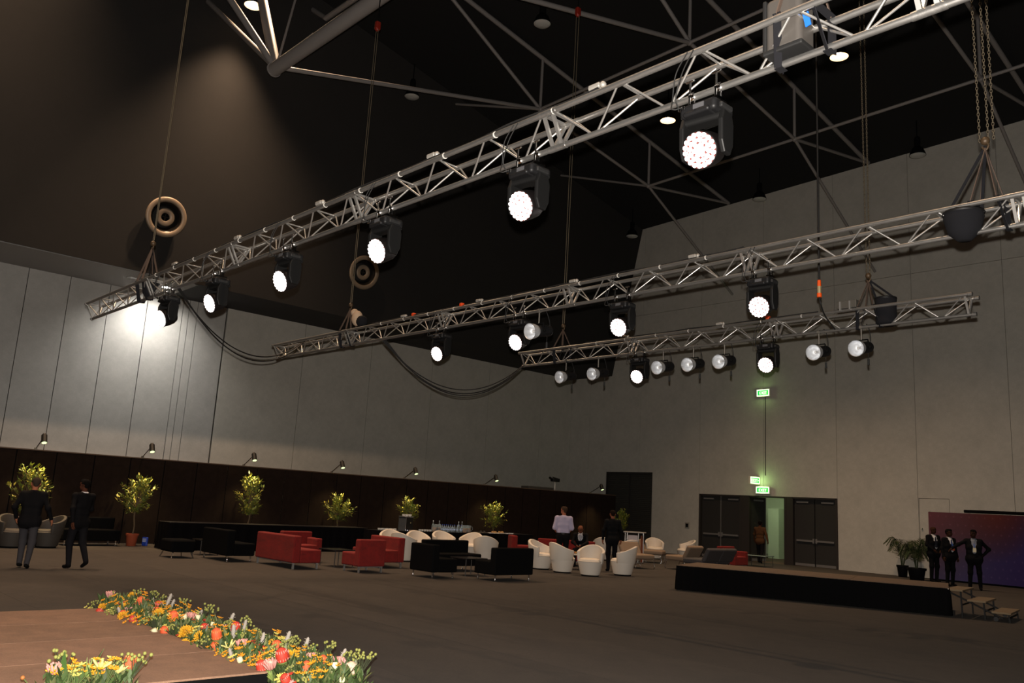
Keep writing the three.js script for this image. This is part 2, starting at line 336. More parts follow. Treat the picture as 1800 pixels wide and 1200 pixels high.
// ---------- high bay lamps ----------
const bayProto = lit => {
  const t = new THREE.Group();
  const bowl = lathe([[0.06, 0.34], [0.1, 0.33], [0.19, 0.24], [0.25, 0.1], [0.285, 0.0], [0.278, 0.0], [0.24, 0.1], [0.18, 0.22], [0.05, 0.3]], 28);
  part('housing', lathe([[0, 0.72], [0.09, 0.72], [0.11, 0.66], [0.11, 0.4], [0.06, 0.34], [0, 0.34]], 18), M.blackMatte, t);
  part('reflector_shell', lathe([[0.06, 0.35], [0.11, 0.345], [0.2, 0.25], [0.262, 0.1], [0.294, 0.0], [0.285, -0.005]], 28), M.blackMatte, t);
  part('reflector', bowl, lit ? new THREE.MeshStandardMaterial({ color: 0xffe6c0, roughness: 0.3, metalness: 0.5, emissive: 0xffd9a8, emissiveIntensity: 1.6 }) : mat(0x9a958d, 0.18, 1), t);
  part('lamp', ball(0.075, 0, 0.12, 0, 14, 10), lit ? new THREE.MeshStandardMaterial({ color: 0xffffff, emissive: 0xffe2b8, emissiveIntensity: 14 }) : mat(0xd8d8d4, 0.12, 0.2), t);
  if (!lit) part('glass_lens', lathe([[0.28, 0.0], [0.24, -0.035], [0.15, -0.07], [0, -0.085]], 28), mat(0xc9c9c4, 0.3, 0.25), t);
  part('stem', rod(V(0, 0.72, 0), V(0, 1.3, 0), 0.02), M.blackMatte, t);
  return t;
};
const bayOff = bayProto(false), bayOn = bayProto(true);
function highBay(p, lit, label, group, angle = 46, cd = HIGHBAY_CD) {
  const t = (lit ? bayOn : bayOff).clone(); t.name = numbered('high_bay_lamp'); t.userData = { label, category: 'high bay lamp' }; if (group) t.userData.group = group;
  const stem = t.children.find(c => c.name === 'stem'), gap = ceilY(p.x, p.z) - p.y - 0.72; stem.scale.y = 1; stem.geometry = rod(V(0, 0.72, 0), V(0, 0.72 + gap, 0), 0.02);
  t.position.copy(p); scene.add(t);
  if (lit) spotLight(HIGHBAY_COLOR, cd, p.clone().add(V(0, -0.02, 0)), V(p.x, 0, p.z), angle, 0.8, 9);
}
for (const [px, py] of [[953, 42], [724, 170], [1613, 273], [1335, 350], [1111, 415]]) highBay(bayAt(px, py), false, { 953: 'unlit high bay lamp over the middle of the hall', 724: 'unlit high bay lamp close to the bulkhead above the roof strut', 1613: 'unlit high bay lamp by the far wall above the small stage', 1335: 'unlit high bay lamp by the far wall above the exit doors', 1111: 'unlit high bay lamp in the corner of bulkhead and far wall' }[px]);
function bayAt(px, py) { const d = ray(px, py); let t = 10; for (; t < 60; t += 0.01) { const p = camera.position.clone().addScaledVector(d, t); if (ceilY(p.x, p.z) - p.y < 1.4) return p; } }
{ const p = bayAt(1475, 100); highBay(p, true, 'lit high bay lamp glowing under the first truss'); const q = bayAt(1174, 212); highBay(q, true, 'lit high bay lamp seen beside the nearest moving head'); }
{ const d = ray(445, 10), p = camera.position.clone().addScaledVector(d, 28.1); highBay(p, true, 'lit high bay lamp glowing through the girder struts by the bulkhead'); }
for (const [x, z] of [[-25.2, -4.1], [-22.7, -11.2], [-22.7, -2.6], [-11.7, 2.6], [-5, -4.1]]) highBay(V(x, ceilY(x, z) - 1.4, z), true, 'lit high bay lamp over the near half of the hall', 'lit high bay lamps over the near half of the hall', x === -22.7 ? 51 : 46, x === -22.7 ? 440 : HIGHBAY_CD);
// ---------- lighting trusses ----------
const TY = 4.67, TS = 0.135, TH = 0.26, TZ = [-4.73, -8.9, -12.4];
const chordMap = noiseTexture(256, 21, [8, 32, 128], 170, 250, [1, 1, 1], 30);
const tubeAlu = new THREE.MeshStandardMaterial({ color: 0xbebcb8, roughness: 0.36, metalness: 0.84, map: chordMap });
const barAlu = new THREE.MeshStandardMaterial({ color: 0xc2c0bc, roughness: 0.33, metalness: 0.84 });
function truss(label, x0, sections, z) {
  const L = sections * 3, t = thing('lighting_truss', label, 'truss', V(x0, TY, z));
  const F = x => V(x, TH, TS), B = x => V(x, TH, -TS), D = x => V(x, 0, 0);
  for (const f of [F, B, D]) for (let s = 0; s < sections; s++) part('chord', rod(f(s * 3 + 0.01), f(s * 3 + 2.99), 0.025, 14), tubeAlu, t);
  const br = (a, b) => part('brace', rod(a, b, 0.0095, 7), barAlu, t);
  for (let s = 0; s < sections; s++) {
    const a = s * 3, pitch = 0.725;
    for (const f of [F, B]) for (let k = 0; k < 4; k++) {
      const l = a + 0.05 + k * pitch, m = l + pitch / 2;
      br(f(l + 0.02), D(m - 0.02)); br(D(m + 0.02), f(l + pitch - 0.02));
    }
    for (let k = 1; k < 4; k++) br(F(a + 0.05 + k * pitch), B(a + 0.05 + k * pitch));
    for (const e of [a + 0.05, a + 2.95]) {
      part('end_post', bar(F(e), D(e), 0.03, 0.022, 0), barAlu, t); part('end_post', bar(B(e), D(e), 0.03, 0.022, 0), barAlu, t); part('end_post', bar(F(e), B(e), 0.03, 0.022, 0), barAlu, t);
    }
    if (s) for (const f of [F, B, D]) part('coupler', rod(f(a - 0.1), f(a + 0.1), 0.029, 14), tubeAlu, t);
  }
  for (const f of [F, B, D]) for (const e of [0, L]) part('end_collar', rod(f(e - 0.005), f(e + 0.05), 0.03, 14), tubeAlu, t);
  return t;
}
truss('aluminium lighting truss carrying six moving heads, closest to the flower stage', -16.72, 6, TZ[0]);
truss('aluminium lighting truss carrying four moving heads, between the two others', -17.45, 6, TZ[1]);
truss('short aluminium lighting truss carrying bowl spotlights, closest to the far wall', -13.1, 3, TZ[2]);

// ---------- moving head washes ----------
const ledOn = new THREE.MeshStandardMaterial({ color: 0xffffff, emissive: 0xfff1ec, emissiveIntensity: 3.2, roughness: 0.3 });
const headMat = dull(0x120f0f, 0.5, 0.35), yokeMat = dull(0x131313, 0.5, 0.35);
const movingHead = (() => {
  const t = new THREE.Group();
  for (const s of [-1, 1]) {
    const c = part('clamp', [rod(V(s * 0.11 - 0.022, 0, 0), V(s * 0.11 + 0.022, 0, 0), 0.037, 14), box(0.045, 0.07, 0.03, s * 0.11, -0.055, 0), rod(V(s * 0.11, -0.02, 0.05), V(s * 0.11, -0.09, 0.05), 0.009), box(0.045, 0.018, 0.12, s * 0.11, -0.088, 0)], M.chrome, t);
    part('wing_bolt', [rod(V(s * 0.11, 0.01, 0.045), V(s * 0.11, 0.1, 0.045), 0.008), rbox(0.075, 0.016, 0.02, 0.006, s * 0.11, 0.105, 0.045)], M.chrome, c);
  }
  const base = part('base', [rbox(0.3, 0.095, 0.24, 0.03, 0, -0.155, 0, 3), rbox(0.22, 0.04, 0.28, 0.02, 0, -0.19, 0)], M.blackPlastic, t);
  part('display', box(0.09, 0.035, 0.004, 0.02, -0.15, 0.127), mat(0x4a4a4c, 0.2), base); for (const s of [-1, 1]) part('handle', rbox(0.03, 0.04, 0.14, 0.012, s * 0.16, -0.16, 0), M.rubber, base);
  for (const x of [-0.1, -0.13]) part('connector', cyl(0.012, 0.012, 0.03, 8, x, -0.14, 0.135), M.chrome, base);
  const yoke = new THREE.Group(); yoke.name = 'yoke'; yoke.position.y = -0.22; yoke.rotation.y = 0.1; t.add(yoke);
  const armShape = new THREE.Shape([[-0.05, 0.02], [0.05, 0.02], [0.075, -0.05], [0.07, -0.2], [0.035, -0.27], [-0.035, -0.27], [-0.07, -0.2], [-0.075, -0.05]].map(p => new THREE.Vector2(...p)));
  const arm = s => new THREE.ExtrudeGeometry(armShape, { depth: 0.018, bevelEnabled: true, bevelSize: 0.01, bevelThickness: 0.01, bevelSegments: 2 }).rotateY(Math.PI / 2).translate(s * 0.152 - 0.009, 0.0, 0);
  part('yoke_body', [rbox(0.325, 0.055, 0.13, 0.026, 0, 0.0, 0, 3)], yokeMat, yoke); part('yoke_arm', arm(1), yokeMat, yoke); part('yoke_arm', arm(-1), yokeMat, yoke);
  const head = part('head', lathe([[0, -0.14], [0.06, -0.14], [0.09, -0.125], [0.118, -0.07], [0.128, 0.0], [0.134, 0.09], [0.132, 0.1], [0.126, 0.1]], 30).rotateX(Math.PI / 2), headMat, t);
  head.position.y = -0.43; head.rotation.order = 'YXZ'; head.rotation.set(24 * RAD, 0.1, 0);
  part('front_plate', new THREE.CircleGeometry(0.128, 32).translate(0, 0, 0.094), mat(0x5a2a26, 0.3, 0.3), head);
  const lens = new THREE.CylinderGeometry(0.0172, 0.0155, 0.016, 14).rotateX(Math.PI / 2);
  const spots = [[0, 0]];
  for (const [n, r] of [[6, 0.037], [12, 0.0725], [18, 0.108]]) for (let k = 0; k < n; k++) { const a = (k + (n === 12 ? 0.5 : 0)) / n * Math.PI * 2; spots.push([r * Math.cos(a), r * Math.sin(a)]); }
  for (const [x, y] of spots) { const o = part('lens', lens, ledOn, head); o.position.set(x, y, 0.099); }
  part('power_lead', tube([V(-0.05, TH, TS + 0.035), V(-0.12, 0.1, TS + 0.07), V(-0.17, -0.06, 0.17), V(-0.15, -0.16, 0.2), V(-0.1, -0.14, 0.15)], 0.005, 20, 5), M.rubber, t);
  part('signal_lead', tube([V(0.0, TH, TS + 0.035), V(-0.06, 0.08, TS + 0.08), V(-0.12, -0.09, 0.2), V(-0.13, -0.14, 0.15)], 0.005, 20, 5), M.rubber, t);
  return t;
})();
const headWords = [
  ['first beside the black straps of the first truss', 'second from the straps of the first truss', 'third from the straps of the first truss', 'fourth from the straps of the first truss', 'fifth from the straps of the first truss', 'last on the first truss, against the bright wall panels'],
  ['second truss, above the small stage', 'second truss, in front of the corner of the bulkhead', 'second truss, paired with a bowl spotlight', 'second truss, over the hanging cable loop'],
  ['third truss, between bowl spotlights near its bulkhead end', 'third truss, directly above the high exit sign'],
];
[[-3.25, -5.05, -7.2, -9.25, -11.25, -12.98], [-5.28, -7.45, -9.52, -11.49], [-9.92, -7.25]].forEach((xs, k) => xs.forEach((x, i) => {
  const t = movingHead.clone(); t.name = numbered('moving_head_light');
  t.userData = { label: 'glowing black moving head light, ' + (k ? 'on ' : '') + headWords[k][i], category: 'stage light', group: 'moving head lights on the trusses' };
  t.position.set(x, TY, TZ[k]); scene.add(t);
  const h = t.children.find(c => c.name === 'head'); t.updateMatrixWorld(true);
  const n = V(0, 0, 1).transformDirection(h.matrixWorld), c = V(0, 0, 0.125).applyMatrix4(h.matrixWorld);
  spotLight(0xfff2ec, LED_CD, c, c.clone().add(n), 32, 0.6, 6);
}));

// ---------- bowl spotlights ----------
const bowlSpot = (() => {
  const t = new THREE.Group();
  part('hook', [rod(V(-0.02, 0, 0), V(0.02, 0, 0), 0.034, 12), rod(V(0, -0.02, 0), V(0, -0.2, 0), 0.012)], mat(0x77736c, 0.5, 0.6), t);
  part('yoke', [rod(V(-0.1, -0.2, 0), V(0.1, -0.2, 0), 0.01), rod(V(-0.1, -0.2, 0), V(-0.11, -0.33, 0), 0.01), rod(V(0.1, -0.2, 0), V(0.11, -0.33, 0), 0.01), ball(0.025, 0.13, -0.32, 0), ball(0.025, -0.13, -0.32, 0)], M.blackMatte, t);
  const can = part('can', lathe([[0, -0.3], [0.085, -0.3], [0.09, -0.28], [0.09, -0.06], [0.075, -0.03]], 22).rotateX(Math.PI / 2), M.blackPlastic, t);
  can.position.set(0, -0.33, 0.06); can.rotation.order = 'YXZ'; can.rotation.set(12 * RAD, 0, 0);
  part('reflector_bowl', lathe([[0.075, -0.03], [0.098, 0.0], [0.115, 0.06], [0.123, 0.13], [0.128, 0.13], [0.118, 0.125], [0.108, 0.05], [0.085, 0.0], [0.03, -0.03], [0, -0.03]], 30).rotateX(Math.PI / 2), mat(0xd5d8dc, 0.42, 0.6), can, 'silver bowl reflector');
  part('lamp', [rod(V(0, 0, -0.03), V(0, 0, 0.05), 0.02, 10), ball(0.022, 0, 0, 0.055)], mat(0xe8e8e8, 0.1, 0.3), can);
  part('tail_cable', tube([V(0.0, -0.3, -0.2), V(0.06, -0.2, -0.18), V(0.09, 0.0, -0.05), V(0.08, 0.04, 0)], 0.006, 16, 5), M.rubber, t);
  part('plug', [rod(V(0.03, -0.37, -0.16), V(0.03, -0.47, -0.16), 0.004), rod(V(0.03, -0.47, -0.16), V(0.03, -0.56, -0.16), 0.017, 8)], M.rubber, t);
  return t;
})();
[[-9.1, 1, 'on the second truss beside a moving head'], [-11.82, 2, 'at the bulkhead end of the third truss'], [-10.95, 2, 'second from the bulkhead end of the third truss'], [-9.38, 2, 'just past the first moving head of the third truss'], [-8.72, 2, 'midway between two moving heads of the third truss'], [-8.08, 2, 'next to the moving head above the exit sign'], [-6.36, 2, 'on the third truss below the orange plug'], [-5.68, 2, 'on the third truss below the black chain bag']].forEach(([x, k, w]) => {
  const t = bowlSpot.clone(); t.name = numbered('bowl_spotlight'); t.userData = { label: 'unlit black spotlight with silver bowl ' + w, category: 'spotlight', group: 'bowl spotlights on the trusses' };
  t.position.set(x, TY, TZ[k]); scene.add(t);
});

// ---------- hoists, slings, bags ----------
function chainLinks(a, b, pitch = 0.036) {
  const d = b.clone().sub(a), n = Math.floor(d.length() / pitch), dir = d.clone().normalize(), out = [];
  const base = new THREE.TorusGeometry(0.011, 0.0035, 4, 8).scale(1, 1.9, 1);
  const q = new THREE.Quaternion().setFromUnitVectors(UPV, dir);
  for (let i = 0; i < n; i++) { const g = base.clone(); if (i % 2) g.rotateY(Math.PI / 2); g.applyQuaternion(q); const p = a.clone().addScaledVector(dir, (i + 0.5) * pitch); out.push(g.translate(p.x, p.y, p.z)); }
  return join(out);
}
const chainMat = mat(0x5c5343, 0.6, 0.3), slingMat = mat(0x4a3b31, 0.9);
function hoist(x, z, hookY, topY, opts, label) {
  const t = thing('chain_hoist', label, 'hoist', V(x, TY + TH, z)), y0 = hookY - TY - TH, y1 = topY - TY - TH, yc = ceilY(x, z) - TY - TH;
  const falls = opts.falls || 2;
  for (let k = 0; k < falls; k++) { const o = (k - (falls - 1) / 2) * 0.05, e = k && opts.skew ? opts.skew : 0;
    part('chain', opts.links ? chainLinks(V(o + e, y0, 0), V(o * 1.6, y1, 0.02)) : rod(V(o, y0 + 0.05, 0), V(o * 1.6, y1, 0), 0.0085, 6), chainMat, t); }
  part('hook', [ball(0.045, 0, y0, 0), tube([V(0, y0, 0), V(0.03, y0 - 0.05, 0), V(0, y0 - 0.1, 0), V(-0.03, y0 - 0.06, 0)], 0.012, 12, 6)], opts.hook || mat(0x4a3a28, 0.5, 0.3), t);
  part('pulley_block', [rbox(0.1, 0.2, 0.12, 0.03, 0, y1 + 0.1, 0), ball(0.05, 0, y1 + 0.02, 0)], mat(0x7d1e12, 0.45, 0.2), t, 'dark red pulley block');
  part('suspension_rod', rod(V(0, y1 + 0.2, 0), V(0, yc, 0), 0.012), M.blackMatte, t);
  for (const [s, o] of [[-1, 0.12], [1, 0.12]]) for (const f of [-TS, TS]) part('sling', bar(V(0, y0 - 0.08, 0), V(s * o + (opts.lean || 0), 0.03, f), 0.03, 0.008), slingMat, t);
  for (const s of [-1, 1]) part('strap', [bar(V(s * 0.12, 0.034, TS), V(s * 0.17, -TH - 0.03, 0.035), 0.055, 0.006), bar(V(s * 0.12, 0.034, -TS), V(s * 0.17, -TH - 0.03, -0.035), 0.055, 0.006), box(0.055, 0.006, TS * 2 + 0.02, s * 0.12, 0.034, 0), box(0.055, 0.006, 0.075, s * 0.17, -TH - 0.031, 0)], M.webbing, t);
  return t;
}
hoist(-14.04, TZ[0], 5.62, 12.4, {}, 'chain hoist with brown slings holding the panel end of the first truss');
hoist(-2.5, TZ[0], 5.7, 12.2, {}, 'chain hoist with black straps around the near part of the first truss');
hoist(-14.55, TZ[1], 5.5, 11.6, {}, 'chain hoist holding the bulkhead end of the second truss by a cloth bag');
hoist(-2.75, TZ[1], 5.62, 12.3, { falls: 3, links: true, skew: 0.03 }, 'chain hoist with three bare chains over the black bag of the second truss');
hoist(-11.95, TZ[2], 5.42, 12.5, {}, 'chain hoist with a brown sling on the bulkhead end of the third truss');
hoist(-5.55, TZ[2], 5.46, 12.3, { links: true }, 'chain hoist with thick double chain over the third truss bag');
function bag(pos, r, h, label, cone, hook) {
  const t = thing('chain_bag', label, 'bag', pos);
  part('bag_body', lathe(cone ? [[0, -h], [r * 0.35, -h], [r * 0.8, -h * 0.72], [r, -h * 0.2], [r * 0.95, 0], [r * 0.88, 0], [r * 0.9, -h * 0.3], [0, -h * 0.5]] : [[0, -h], [r * 0.9, -h], [r, -h * 0.9], [r * 0.97, -h * 0.3], [r * 1.04, 0], [r, 0.0], [r * 0.93, -h * 0.3], [0, -h * 0.45]], 20), M.webbing, t);
  part('bag_rim', lathe([[r * 1.02, -0.03], [r * 1.06, -0.015], [r * 1.02, 0.0], [r * 0.98, -0.015], [r * 1.02, -0.03]], 20), M.blackPlastic, t);
  for (const s of [-1, 1]) part('bag_strap', bar(V(s * r * 0.9, -0.02, 0), hook, 0.03, 0.006), M.webbing, t);
}
bag(V(-2.98, TY + 0.23, TZ[1] + 0.02), 0.19, 0.3, 'sagging black chain bag inside the second truss under bare chains', true, V(0.23, 0.66, -0.02));
bag(V(-5.32, TY + 0.42, TZ[2] - 0.06), 0.15, 0.42, 'black bucket shaped chain bag hanging behind the third truss', false, V(-0.22, 0.3, 0.06));
bag(V(-13.95, TY + 0.3, TZ[0] - 0.02), 0.13, 0.3, 'small black chain bag at the panel end of the first truss', true, V(-0.08, 0.58, 0.02));
{ const t = thing('cloth_bag', 'pale crumpled cloth bag tied above the second truss', 'bag', V(-14.35, TY + TH + 0.28, TZ[1] - 0.05)); part('sack', [ball(0.13, 0, 0, 0, 14, 10).scale(1, 1.2, 0.8), ball(0.08, -0.08, 0.12, 0.02, 10, 8)], mat(0xb39b82, 0.95), t); part('cover', ball(0.12, 0.12, -0.07, -0.04, 12, 8), M.webbing, t); }
{ const t = thing('motor_case', 'grey hoist motor case strapped inside the near part of the first truss', 'motor', V(-2.62, TY + TH + 0.06, TZ[0] - 0.03)); part('case', rbox(0.26, 0.4, 0.2, 0.04, 0, -0.05, 0, 3), mat(0x4f4b47, 0.5, 0.3), t); part('rim', [rbox(0.285, 0.035, 0.22, 0.012, 0, -0.24, 0), rbox(0.03, 0.4, 0.21, 0.012, -0.13, -0.05, 0)], M.rubber, t); part('tag', box(0.04, 0.1, 0.008, 0.17, -0.1, 0.09, 0, 0, 0.2), mat(0x1560b8, 0.6), t, 'blue tag'); }
{ const t = thing('splitter_box', 'small grey power box clamped on top of the third truss', 'power box', V(-5.82, TY + TH + 0.085, TZ[2] + 0.1)); part('case', rbox(0.3, 0.12, 0.14, 0.01), mat(0x55524c, 0.5, 0.3), t); for (const x of [-0.1, 0.05]) part('clamp', box(0.02, 0.14, 0.15, x, -0.02, 0.01), M.aluDull, t); }
{ const p = onPlane(1440, 505, 'z', -11.6), t = thing('hanging_plug', 'orange and silver plug hanging on a black cable beyond the second truss', 'plug', p), yc = ceilY(p.x, p.z) - p.y;
  part('socket', [cyl(0.026, 0.03, 0.1, 12, 0, 0.06, 0), cyl(0.036, 0.036, 0.06, 12, 0, -0.12, 0)], mat(0xe05312, 0.5), t, 'orange plug shells'); part('barrel', [cyl(0.033, 0.03, 0.11, 12, 0, -0.04, 0)], mat(0xc8b68e, 0.35, 0.6), t);
  part('cable', rod(V(0, 0.1, 0), V(0, yc, 0), 0.014, 6), M.rubber, t); part('tail', tube([V(0, -0.15, 0), V(0.02, -0.25, 0), V(-0.05, -0.36, -0.25), V(-0.1, -0.5, -0.68)], 0.011, 16, 6), M.rubber, t); }
// ---------- cables on and between the trusses ----------
const cableRun = (label, x0, x1, z, seed) => {
  const r = rng(seed), pts = []; for (let x = x0; x <= x1; x += 0.35) pts.push(V(x, TY + TH + 0.028 + r() * 0.012, z + TS + (r() - 0.5) * 0.03));
  const t = thing('cable_run', label, 'cable', V(0, 0, 0)); part('cable', tube(pts, 0.009, pts.length * 4, 6), M.rubber, t);
  const p2 = pts.map(p => V(p.x, p.y - 0.004 + r() * 0.014, z + TS - 0.02 + r() * 0.02)); part('cable', tube(p2, 0.007, pts.length * 4, 6), M.rubber, t);
  for (let x = x0 + 0.3; x < x1; x += 0.72) part('cable_tie', rod(V(x, TY + TH, z + TS), V(x + 0.012, TY + TH, z + TS), 0.03, 10), mat(0xc8c6c0, 0.6), t);
  for (let x = x0 + 1; x < x1; x += 2.1) part('plug_joint', [rbox(0.12, 0.045, 0.045, 0.015, x, TY + TH + 0.055, z + TS + 0.005), ball(0.028, x + 0.08, TY + TH + 0.05, z + TS)], mat(0x9b9790, 0.4, 0.3), t);
};
cableRun('black cables tied along the top tube of the first truss', -13.6, -4.0, TZ[0], 31);
cableRun('black cables tied along the top tube of the second truss', -13.5, -5.4, TZ[1], 32);
cableRun('black cables tied along the top tube of the third truss', -11.2, -6.3, TZ[2], 33);
{ const a = thing('cable_loop', 'pair of black cables sagging from first truss to second truss', 'cable'); for (const [o, d] of [[0, 0.62], [0.06, 0.72]]) part('cable', tube(sag(V(-12.7 + o, TY - 0.02, TZ[0]), V(-16.2 + o, TY + 0.2, TZ[1] + 0.1), d, 10), 0.012, 40, 6), M.rubber, a);
  const b = thing('cable_loop', 'bundle of black cables sagging from second truss to third truss', 'cable'); for (const [o, d] of [[0, 0.72], [0.05, 0.8], [0.1, 0.84]]) part('cable', tube(sag(V(-13.3 + o, TY - 0.03, TZ[1]), V(-13.05 + o * 0.3, TY + 0.0, TZ[2] + 0.05), d, 10), 0.011, 40, 6), M.rubber, b); }
for (const [x, k] of [[-7.18, 2], [-12.2, 1], [-10.85, 1]]) solo('orange_connector', rbox(0.07, 0.055, 0.06, 0.012), mat(0xd24310, 0.5), { '-7.18': 'small orange connector standing on the third truss tube', '-12.2': 'small orange connector on the second truss near the cable loop', '-10.85': 'small orange connector on the second truss beside joint posts' }[x], 'connector', null, V(x, TY + TH + 0.05, TZ[k] + TS - 0.01));
// ---------- black partition with arm lamps ----------
const DRX = -26.0, DRH = 2.46;
{
  const t = thing('partition_wall', 'long black exhibition partition in front of the left wall', 'partition', V(DRX, 0, 0));
  const cloth = new THREE.MeshPhysicalMaterial({ specularIntensity: 0.15, color: 0x211916, roughness: 0.95, map: noiseTexture(128, 41, [8, 32], 200, 250, [1, 1, 1], 30) });
  for (let z = 2; z > -30.4; z -= 1.0) { const r = Math.sin(z * 12.9) * 0.004; part('panel', worldUV(span(-0.02 + r, 0.02 + r, 0.02, DRH, z - 0.985, z - 0.015), 0.8), cloth, t); }
  for (let z = 2; z > -30.9; z -= 1.0) part('post', rod(V(-0.03, 0, z), V(-0.03, DRH + 0.01, z), 0.02, 8), M.blackMatte, t);
  part('top_rail', span(-0.022, 0.022, DRH, DRH + 0.03, -31, 2), mat(0x5b4a3e, 0.5, 0.4), t);
  for (let k = 0; k < 3; k++) part('return_panel', worldUV(span(-0.98 + k * 0.0 - k * 1.0, -0.02 - k * 1.0, 0.02, DRH, -31.02, -30.98), 0.8), cloth, t);
}
const armLamp = (() => {
  const t = new THREE.Group(), m = mat(0x15130f, 0.5);
  part('bracket', box(0.07, 0.06, 0.06, 0, 0.045, 0), mat(0x8b8378, 0.4, 0.6), t);
  part('arm', rod(V(0, 0.05, 0), V(0.62, 0.36, 0), 0.012, 8), mat(0x3c3730, 0.4, 0.4), t);
  part('housing', [rod(V(0.62, 0.4, 0), V(0.72, 0.2, 0), 0.075, 14), rod(V(0.6, 0.42, 0), V(0.625, 0.4, 0), 0.05, 12)], m, t);
  part('lens', rod(V(0.7205, 0.199, 0), V(0.724, 0.192, 0), 0.064, 14), new THREE.MeshStandardMaterial({ color: 0xffffff, emissive: 0xe4ffb8, emissiveIntensity: 1.3 }), t);
  return t;
})();
[[-6.45, 'above the plant behind the walking pair'], [-9.32, 'above the plant in the terracotta pot'], [-12.52, 'above the tallest bright plant'], [-15.76, 'above the plant behind red chairs'], [-18.87, 'above the coffee machine'], [-22.85, 'above the plant behind the bottles'], [-29.22, 'at the end by the roller shutter']].forEach(([z, w]) => {
  const t = armLamp.clone(); t.name = numbered('arm_lamp'); t.position.set(DRX, DRH, z); t.userData = { label: 'black arm lamp on the partition top, ' + w, category: 'arm lamp', group: 'arm lamps along the partition top' }; scene.add(t);
  const at = V(DRX + 0.735, DRH + 0.17, z); spotLight(0xffdf9a, ARM_CD, at, V(DRX + 0.72, 0.2, z), 48, 0.85, 3);
});
{ const p = onPlane(985, 868, 'x', DRX), t = thing('video_camera', 'small black video camera on a silver pole behind the partition', 'camera', V(DRX - 0.35, 0, p.z)); part('pole', rod(V(0, 0, 0), V(0, 2.86, 0), 0.03, 10), mat(0xb9b3aa, 0.35, 0.8), t); part('foot', cyl(0.25, 0.28, 0.03, 18, 0, 0.015, 0), M.blackMatte, t);
  part('body', [rbox(0.2, 0.14, 0.42, 0.03, 0, 2.95, 0)], M.blackPlastic, t); part('lens', rod(V(0, 2.97, 0.2), V(0, 3.03, 0.36), 0.05, 12), M.blackPlastic, t); part('microphone', rod(V(0.05, 3.06, 0.22), V(0.05, 3.02, -0.1), 0.016, 8), M.rubber, t); }
solo('crate', rbox(0.5, 2.62, 1.55, 0.02, 0, 1.31, 0), mat(0x3d3b38, 0.8), 'dark grey crate standing behind the partition under the video camera', 'crate', null, V(DRX - 1.1, 0, -26.95));

// ---------- tables ----------
function clothTable(pos, lenZ, depX, h, label, seed) {
  const t = thing('cloth_table', label, 'table', pos); const r = rng(seed), n = 260, per = [], gx = depX / 2, gz = lenZ / 2;
  part('table_top', rbox(depX + 0.02, 0.03, lenZ + 0.02, 0.012, 0, h - 0.015, 0), dull(0x141315, 0.6, 0.3), t, 'black cloth covered table top');
  const P = 2 * (lenZ + depX); const ring = y => { const out = []; for (let i = 0; i < n; i++) { let s = i / n * P, x, z, nx = 0, nz = 0; if (s < lenZ) { x = gx; z = -gz + s; nx = 1; } else if ((s -= lenZ) < depX) { x = gx - s; z = gz; nz = 1; } else if ((s -= depX) < lenZ) { x = -gx; z = gz - s; nx = -1; } else { s -= lenZ; x = -gx + s; z = -gz; nz = -1; } const f = Math.sin(i * 1.35 + Math.sin(i * 0.21) * 2) * 0.03 * (1 - y / h) + 0.015; out.push([x + nx * f, y, z + nz * f]); } return out; };
  const rows = [h - 0.005, h * 0.7, h * 0.35, 0.015].map(ring), pos2 = rows.flat(2), idx = [];
  for (let j = 0; j < 3; j++) for (let i = 0; i < n; i++) { const a = j * n + i, b = j * n + (i + 1) % n; idx.push(a, b, a + n, b, b + n, a + n); }
  const g = new THREE.BufferGeometry(); g.setAttribute('position', new THREE.Float32BufferAttribute(pos2, 3)); g.setIndex(idx); g.computeVertexNormals();
  part('skirt', g, new THREE.MeshPhysicalMaterial({ specularIntensity: 0.1, color: 0x0b0a0c, roughness: 0.9, side: THREE.DoubleSide }), t, 'pleated black skirt');
  return t;
}
clothTable(V(-23.95, 0, -12.62), 6.4, 0.8, 0.75, 'long table in black pleated cloth beside the terracotta pot', 51);
clothTable(V(-22.55, 0, -18.6), 6.6, 0.8, 0.75, 'long black cloth bar table set with bottles and cups', 52);
clothTable(V(-24.2, 0, -3.4), 2.2, 0.8, 0.72, 'black cloth table beyond the walking pair', 53);
// things on the bar table; q gives a point on the table top from the photograph
const barTop = 0.752, onBar = (px, dx = 0) => { const d = ray(px, 940), t = (-22.3 + dx) / d.x; return V(-22.3 + dx, barTop, d.z * t); };
const glass = new THREE.MeshPhysicalMaterial({ color: 0xdfeef5, roughness: 0.05, transmission: 0.85, thickness: 0.01, ior: 1.45 });
const bottleProto = (() => { const t = new THREE.Group(); part('bottle_body', lathe([[0, 0], [0.034, 0], [0.036, 0.02], [0.036, 0.13], [0.03, 0.16], [0.014, 0.19], [0.013, 0.22], [0, 0.22]], 14), glass, t); part('cap', cyl(0.015, 0.015, 0.022, 10, 0, 0.228, 0), mat(0x2f4fb0, 0.5), t, 'blue cap'); part('paper_label', cyl(0.0368, 0.0368, 0.05, 14, 0, 0.08, 0), mat(0x9fb4d8, 0.6), t); return t; })();
const tallBottle = (() => { const t = new THREE.Group(); part('bottle_body', lathe([[0, 0], [0.04, 0], [0.042, 0.02], [0.042, 0.18], [0.03, 0.23], [0.015, 0.27], [0.014, 0.33], [0, 0.33]], 14), glass, t); part('cap', cyl(0.016, 0.016, 0.025, 10, 0, 0.34, 0), mat(0xc9ced6, 0.4, 0.5), t); return t; })();
